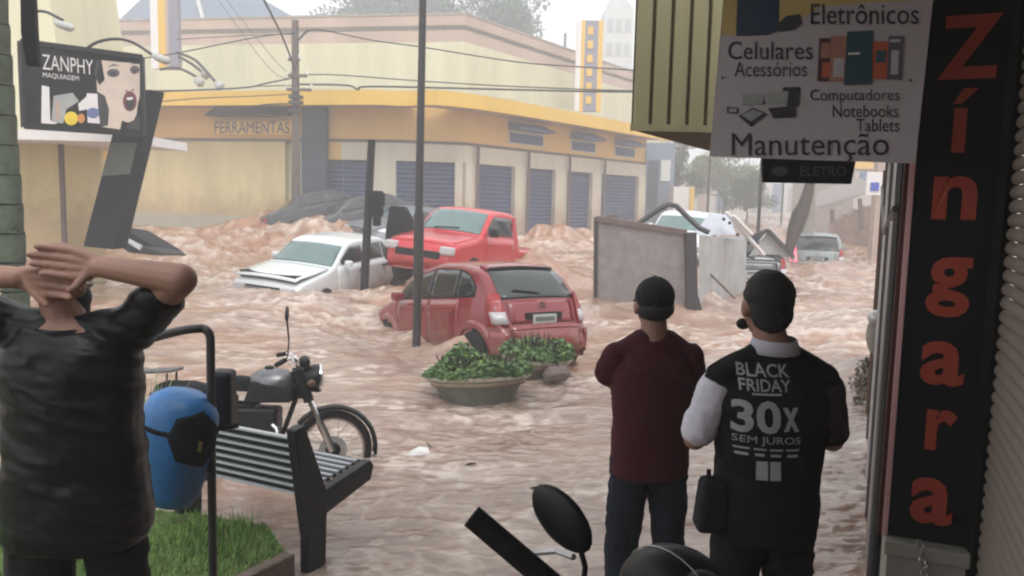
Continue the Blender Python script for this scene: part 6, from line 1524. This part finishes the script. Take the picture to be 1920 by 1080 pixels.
# --- man in maroon shirt and cap
x, y = at(1220,800,3.4).x, 3.4; z0 = 0.0; H = 1.645
hc = at(1226,572,3.42)
sh = (V((x-.160, y, at(1150,640,3.4).z-.065)), V((x+.160, y, at(1290,640,3.4).z-.065)))
el = (at(1137,705,3.44), V((x+.205, 3.46, at(1300,740,3.44).z)))
wr = (at(1152,722,3.62), V((x+.06, 3.66, at(1290,720,3.6).z)))
root, hc, M_, rr = man('person', 'man in maroon t-shirt, dark cap and navy jeans looking at the flood', x, y, z0, H,
    [(.47,.160,.12),(.50,.165,.12),(.56,.160,.12),(.62,.155,.12),(.70,.168,.12),(.75,.170,.115),(.79,.135,.10),(.83,.075,.07),(.85,.062,.06)], .148,
    sh, el, wr, ((V((.8,.5,.2)), V((0,-1,.2)), 1, .5, None), (V((-.8,.5,.2)), V((0,-1,.2)), -1, .5, None)),
    hc, R(6), R(-4), M_skin2, M_maroon, M_navy, 'B', (.046,.038,.028), .80)
mb = MB(); mb.ell(hc+M_@V((0,-.008,.035)), (.084,.104,.088), M_, 24, 14); 
capo = organic(mb, 'cap', mat('cap_dark', (.018,.020,.024), .8, var=.2, scale=20, bump=.15, bscale=60), root, .006, 3)
mb = MB(); mb.ell(hc+M_@V((0,-.008,.124)), (.009,.009,.005), M_, 10, 6); mb.build('cap_button', M_pole, root, smooth=True)
for a_ in (R(-90), R(-30), R(-150)):
    mb = MB(); mb.tube([hc+M_@V((.0855*math.cos(a_)*math.cos(t_), -.008+.1055*math.sin(a_)*math.cos(t_), .035+.0895*math.sin(t_))) for t_ in [i*.15 for i in range(11)]], .0016, 5); mb.build('cap_seam', M_pole, root, smooth=True)
mb = MB(); mb.slab([hc+M_@V(p) for p in ((-.06,.085,.02),(.06,.085,.02),(.05,.16,.005),(0,.175,.0),(-.05,.16,.005))], M_@V((0,0,.006))); mb.build('cap_peak', MATS['cap_dark'], root)
mb = MB(); mb.tube([hc+M_@V((.03*math.cos(a),-.100-.004*math.sin(a),-.005+.02*math.sin(a))) for a in [math.pi*i/8 for i in range(9)]], .003, 6); mb.build('cap_strap', M_pole, root)
mb = MB(); mb.ell(hc+M_@V((0,-.012,-.018)), (.0795,.097,.056), M_); organic(mb, 'hair', M_hair, root, .006, 3)

# --- man in printed vest
x, y = at(1440,850,2.65).x, 2.65; z0 = 0.0; H = 1.75
hc = at(1438,572,2.68)
sh = (V((x-.170, y, at(1340,682,2.65).z-.04)), V((x+.170, y, at(1545,682,2.65).z-.04)))
el = (at(1303,822,2.66), at(1560,825,2.66))
wr = (V((x-.10, 2.92, at(1303,790,2.66).z-.02)), V((x+.10, 2.92, at(1303,790,2.66).z-.02)))
root, hc, M_, rr = man('person', 'man in black vest printed with sale lettering, one white sleeve showing', x, y, z0, H,
    [(.47,.165,.12),(.50,.170,.125),(.56,.165,.125),(.62,.165,.12),(.70,.175,.125),(.75,.182,.12),(.79,.145,.10),(.83,.08,.07),(.85,.062,.06)], .155,
    sh, el, wr, ((V((.6,.7,.3)), V((0,-.6,.8)), 1, .5, None), (V((-.6,.7,.3)), V((0,-.6,.8)), -1, .5, None)),
    hc, R(4), R(-4), M_skin2, M_vest, M_trouser, 'C', (.047,.040,.029), .84, (M_whitesh, M_shadesleeve))
mb = MB(); mb.ell(hc+M_@V((0,-.018,.030)), (.083,.098,.092), M_, 20, 12); mb.ell(hc+M_@V((0,-.045,-.02)), (.072,.062,.075), M_)
organic(mb, 'hair', M_hair, root, .006, 3, lambda co, no: .005*(fbm(co[:,0]*70+co[:,1]*40, co[:,2]*70, 3, 3)-.5)*2)
mb = MB(); mb.ell(hc+M_@V((-.055,.07,-.07)), (.022,.03,.02), M_); mb.build('lowered_mask', M_blackmat, root, smooth=True)
P = []; k = 28
cm = MB(); vs = []
for j in range(k+1):
    a = math.pi*2*j/k; cx_, cy_ = rr[-1][0], rr[-1][1]
    for q_, (rad, dz) in enumerate(((.082,.0),(.066,.045),(.060,.04))): vs.append(V((cx_+rad*1.08*math.cos(a), cy_+rad*math.sin(a)+.0, z0+.838*H+dz+.006*math.sin(a))))
cm.add(vs, [(j*3+q_, j*3+q_+1, (j+1)*3+q_+1, (j+1)*3+q_) for j in range(k) for q_ in range(2)]); cm.build('collar', mat('collar_cloth', (.50,.48,.55), .8, var=.05), root, smooth=True, solid=.006)
pc_ = at(1326,945,2.60); mb = MB(); mb.hexa([pc_+V(p) for p in ((-.04,-.05,-.09),(.06,-.05,-.09),(.06,.06,-.09),(-.04,.06,-.09))], [pc_+V(p) for p in ((-.025,-.045,.09),(.06,-.045,.09),(.06,.05,.09),(-.025,.05,.09))]); mb.build('belt_pouch', M_blackmat, root, bevel=.02)
mb = MB(); mb.tube([pc_+V((0,0,.07)), pc_+V((.0,.0,.12))], .008, 6); mb.build('pouch_clip', M_blackmat, root)
# vest print projected on the vest
bpy.context.view_layer.update()
vest = [c_ for c_ in root.children if c_.name.startswith('shirt')][0]
bvh = BVHTree.FromPolygons([root.matrix_basis @ v.co for v in vest.data.vertices], [tuple(p.vertices) for p in vest.data.polygons])
pvst = Plane(at(1440,780,2.50), (1,0,0), (0,0,1))
def vprint(mb, nm):
    me_ = bpy.data.meshes.new('t'); me_.from_pydata([tuple(v) for v in mb.v], [], mb.f); bm = bmesh.new(); bm.from_mesh(me_)
    bmesh.ops.triangulate(bm, faces=bm.faces)
    for _ in range(4):
        es = [e for e in bm.edges if e.calc_length() > .009]
        if not es: break
        bmesh.ops.subdivide_edges(bm, edges=es, cuts=1, use_grid_fill=False); bmesh.ops.triangulate(bm, faces=bm.faces)
    for v in bm.verts:
        o_ = V((0,0,CAMZ)); d = (v.co-o_).normalized(); h = bvh.ray_cast(v.co-V((0,.4,0)), V((0,1,0)))
        if h[0]: v.co = h[0]-V((0,.0035,0))
    out = MB(); bm.verts.index_update(); out.v = [v.co.copy() for v in bm.verts]; out.f = [tuple(v.index for v in f.verts) for f in bm.faces]; bm.free()
    return out.build(nm, M_vestprint, root)
for txt, bx, bd in (('BLACK',(1395,690,1490,714),.014),('FRIDAY',(1397,718,1490,740),.014),('30',(1380,756,1468,817),.03),('x',(1472,768,1502,812),.03),('SEM JUROS',(1382,822,1504,840),.0)):
    t = MB(); x0, y0, x1, y1 = bx; pvst.text(t, txt, x0, y0, x1, y1, 0, bd); vprint(t, 'printed_lettering')
t = MB(); pvst.rect(t, 1418,743,1472,747, 0); vprint(t, 'printed_line')
t = MB()
for x0, x1 in ((1384,1412),(1418,1440),(1446,1470),(1476,1502)): pvst.rect(t, x0,845,x1,848.5, 0); pvst.rect(t, x0+2,855,x1-3,860, 0)
vprint(t, 'printed_small_print')
t = MB(); pvst.rect(t, 1422,869,1443,905, 0); pvst.rect(t, 1447,869,1467,905, 0); vprint(t, 'printed_logo_blocks')

# ================================================================== HAZE
hz = MB(); hz.box((10,75,14.0), (260,250,35.0)); ho = hz.build('haze', None or bpy.data.materials.new('haze_air'), kind='stuff')
hm = ho.data.materials[0]; hm.use_nodes = True; hn = hm.node_tree; hn.nodes.clear()
pvn = hn.nodes.new('ShaderNodeVolumePrincipled'); pvn.inputs['Color'].default_value = (.93,.95,.97,1); pvn.inputs['Density'].default_value = .0100; pvn.inputs['Anisotropy'].default_value = .2
on = hn.nodes.new('ShaderNodeOutputMaterial'); hn.links.new(pvn.outputs[0], on.inputs['Volume'])
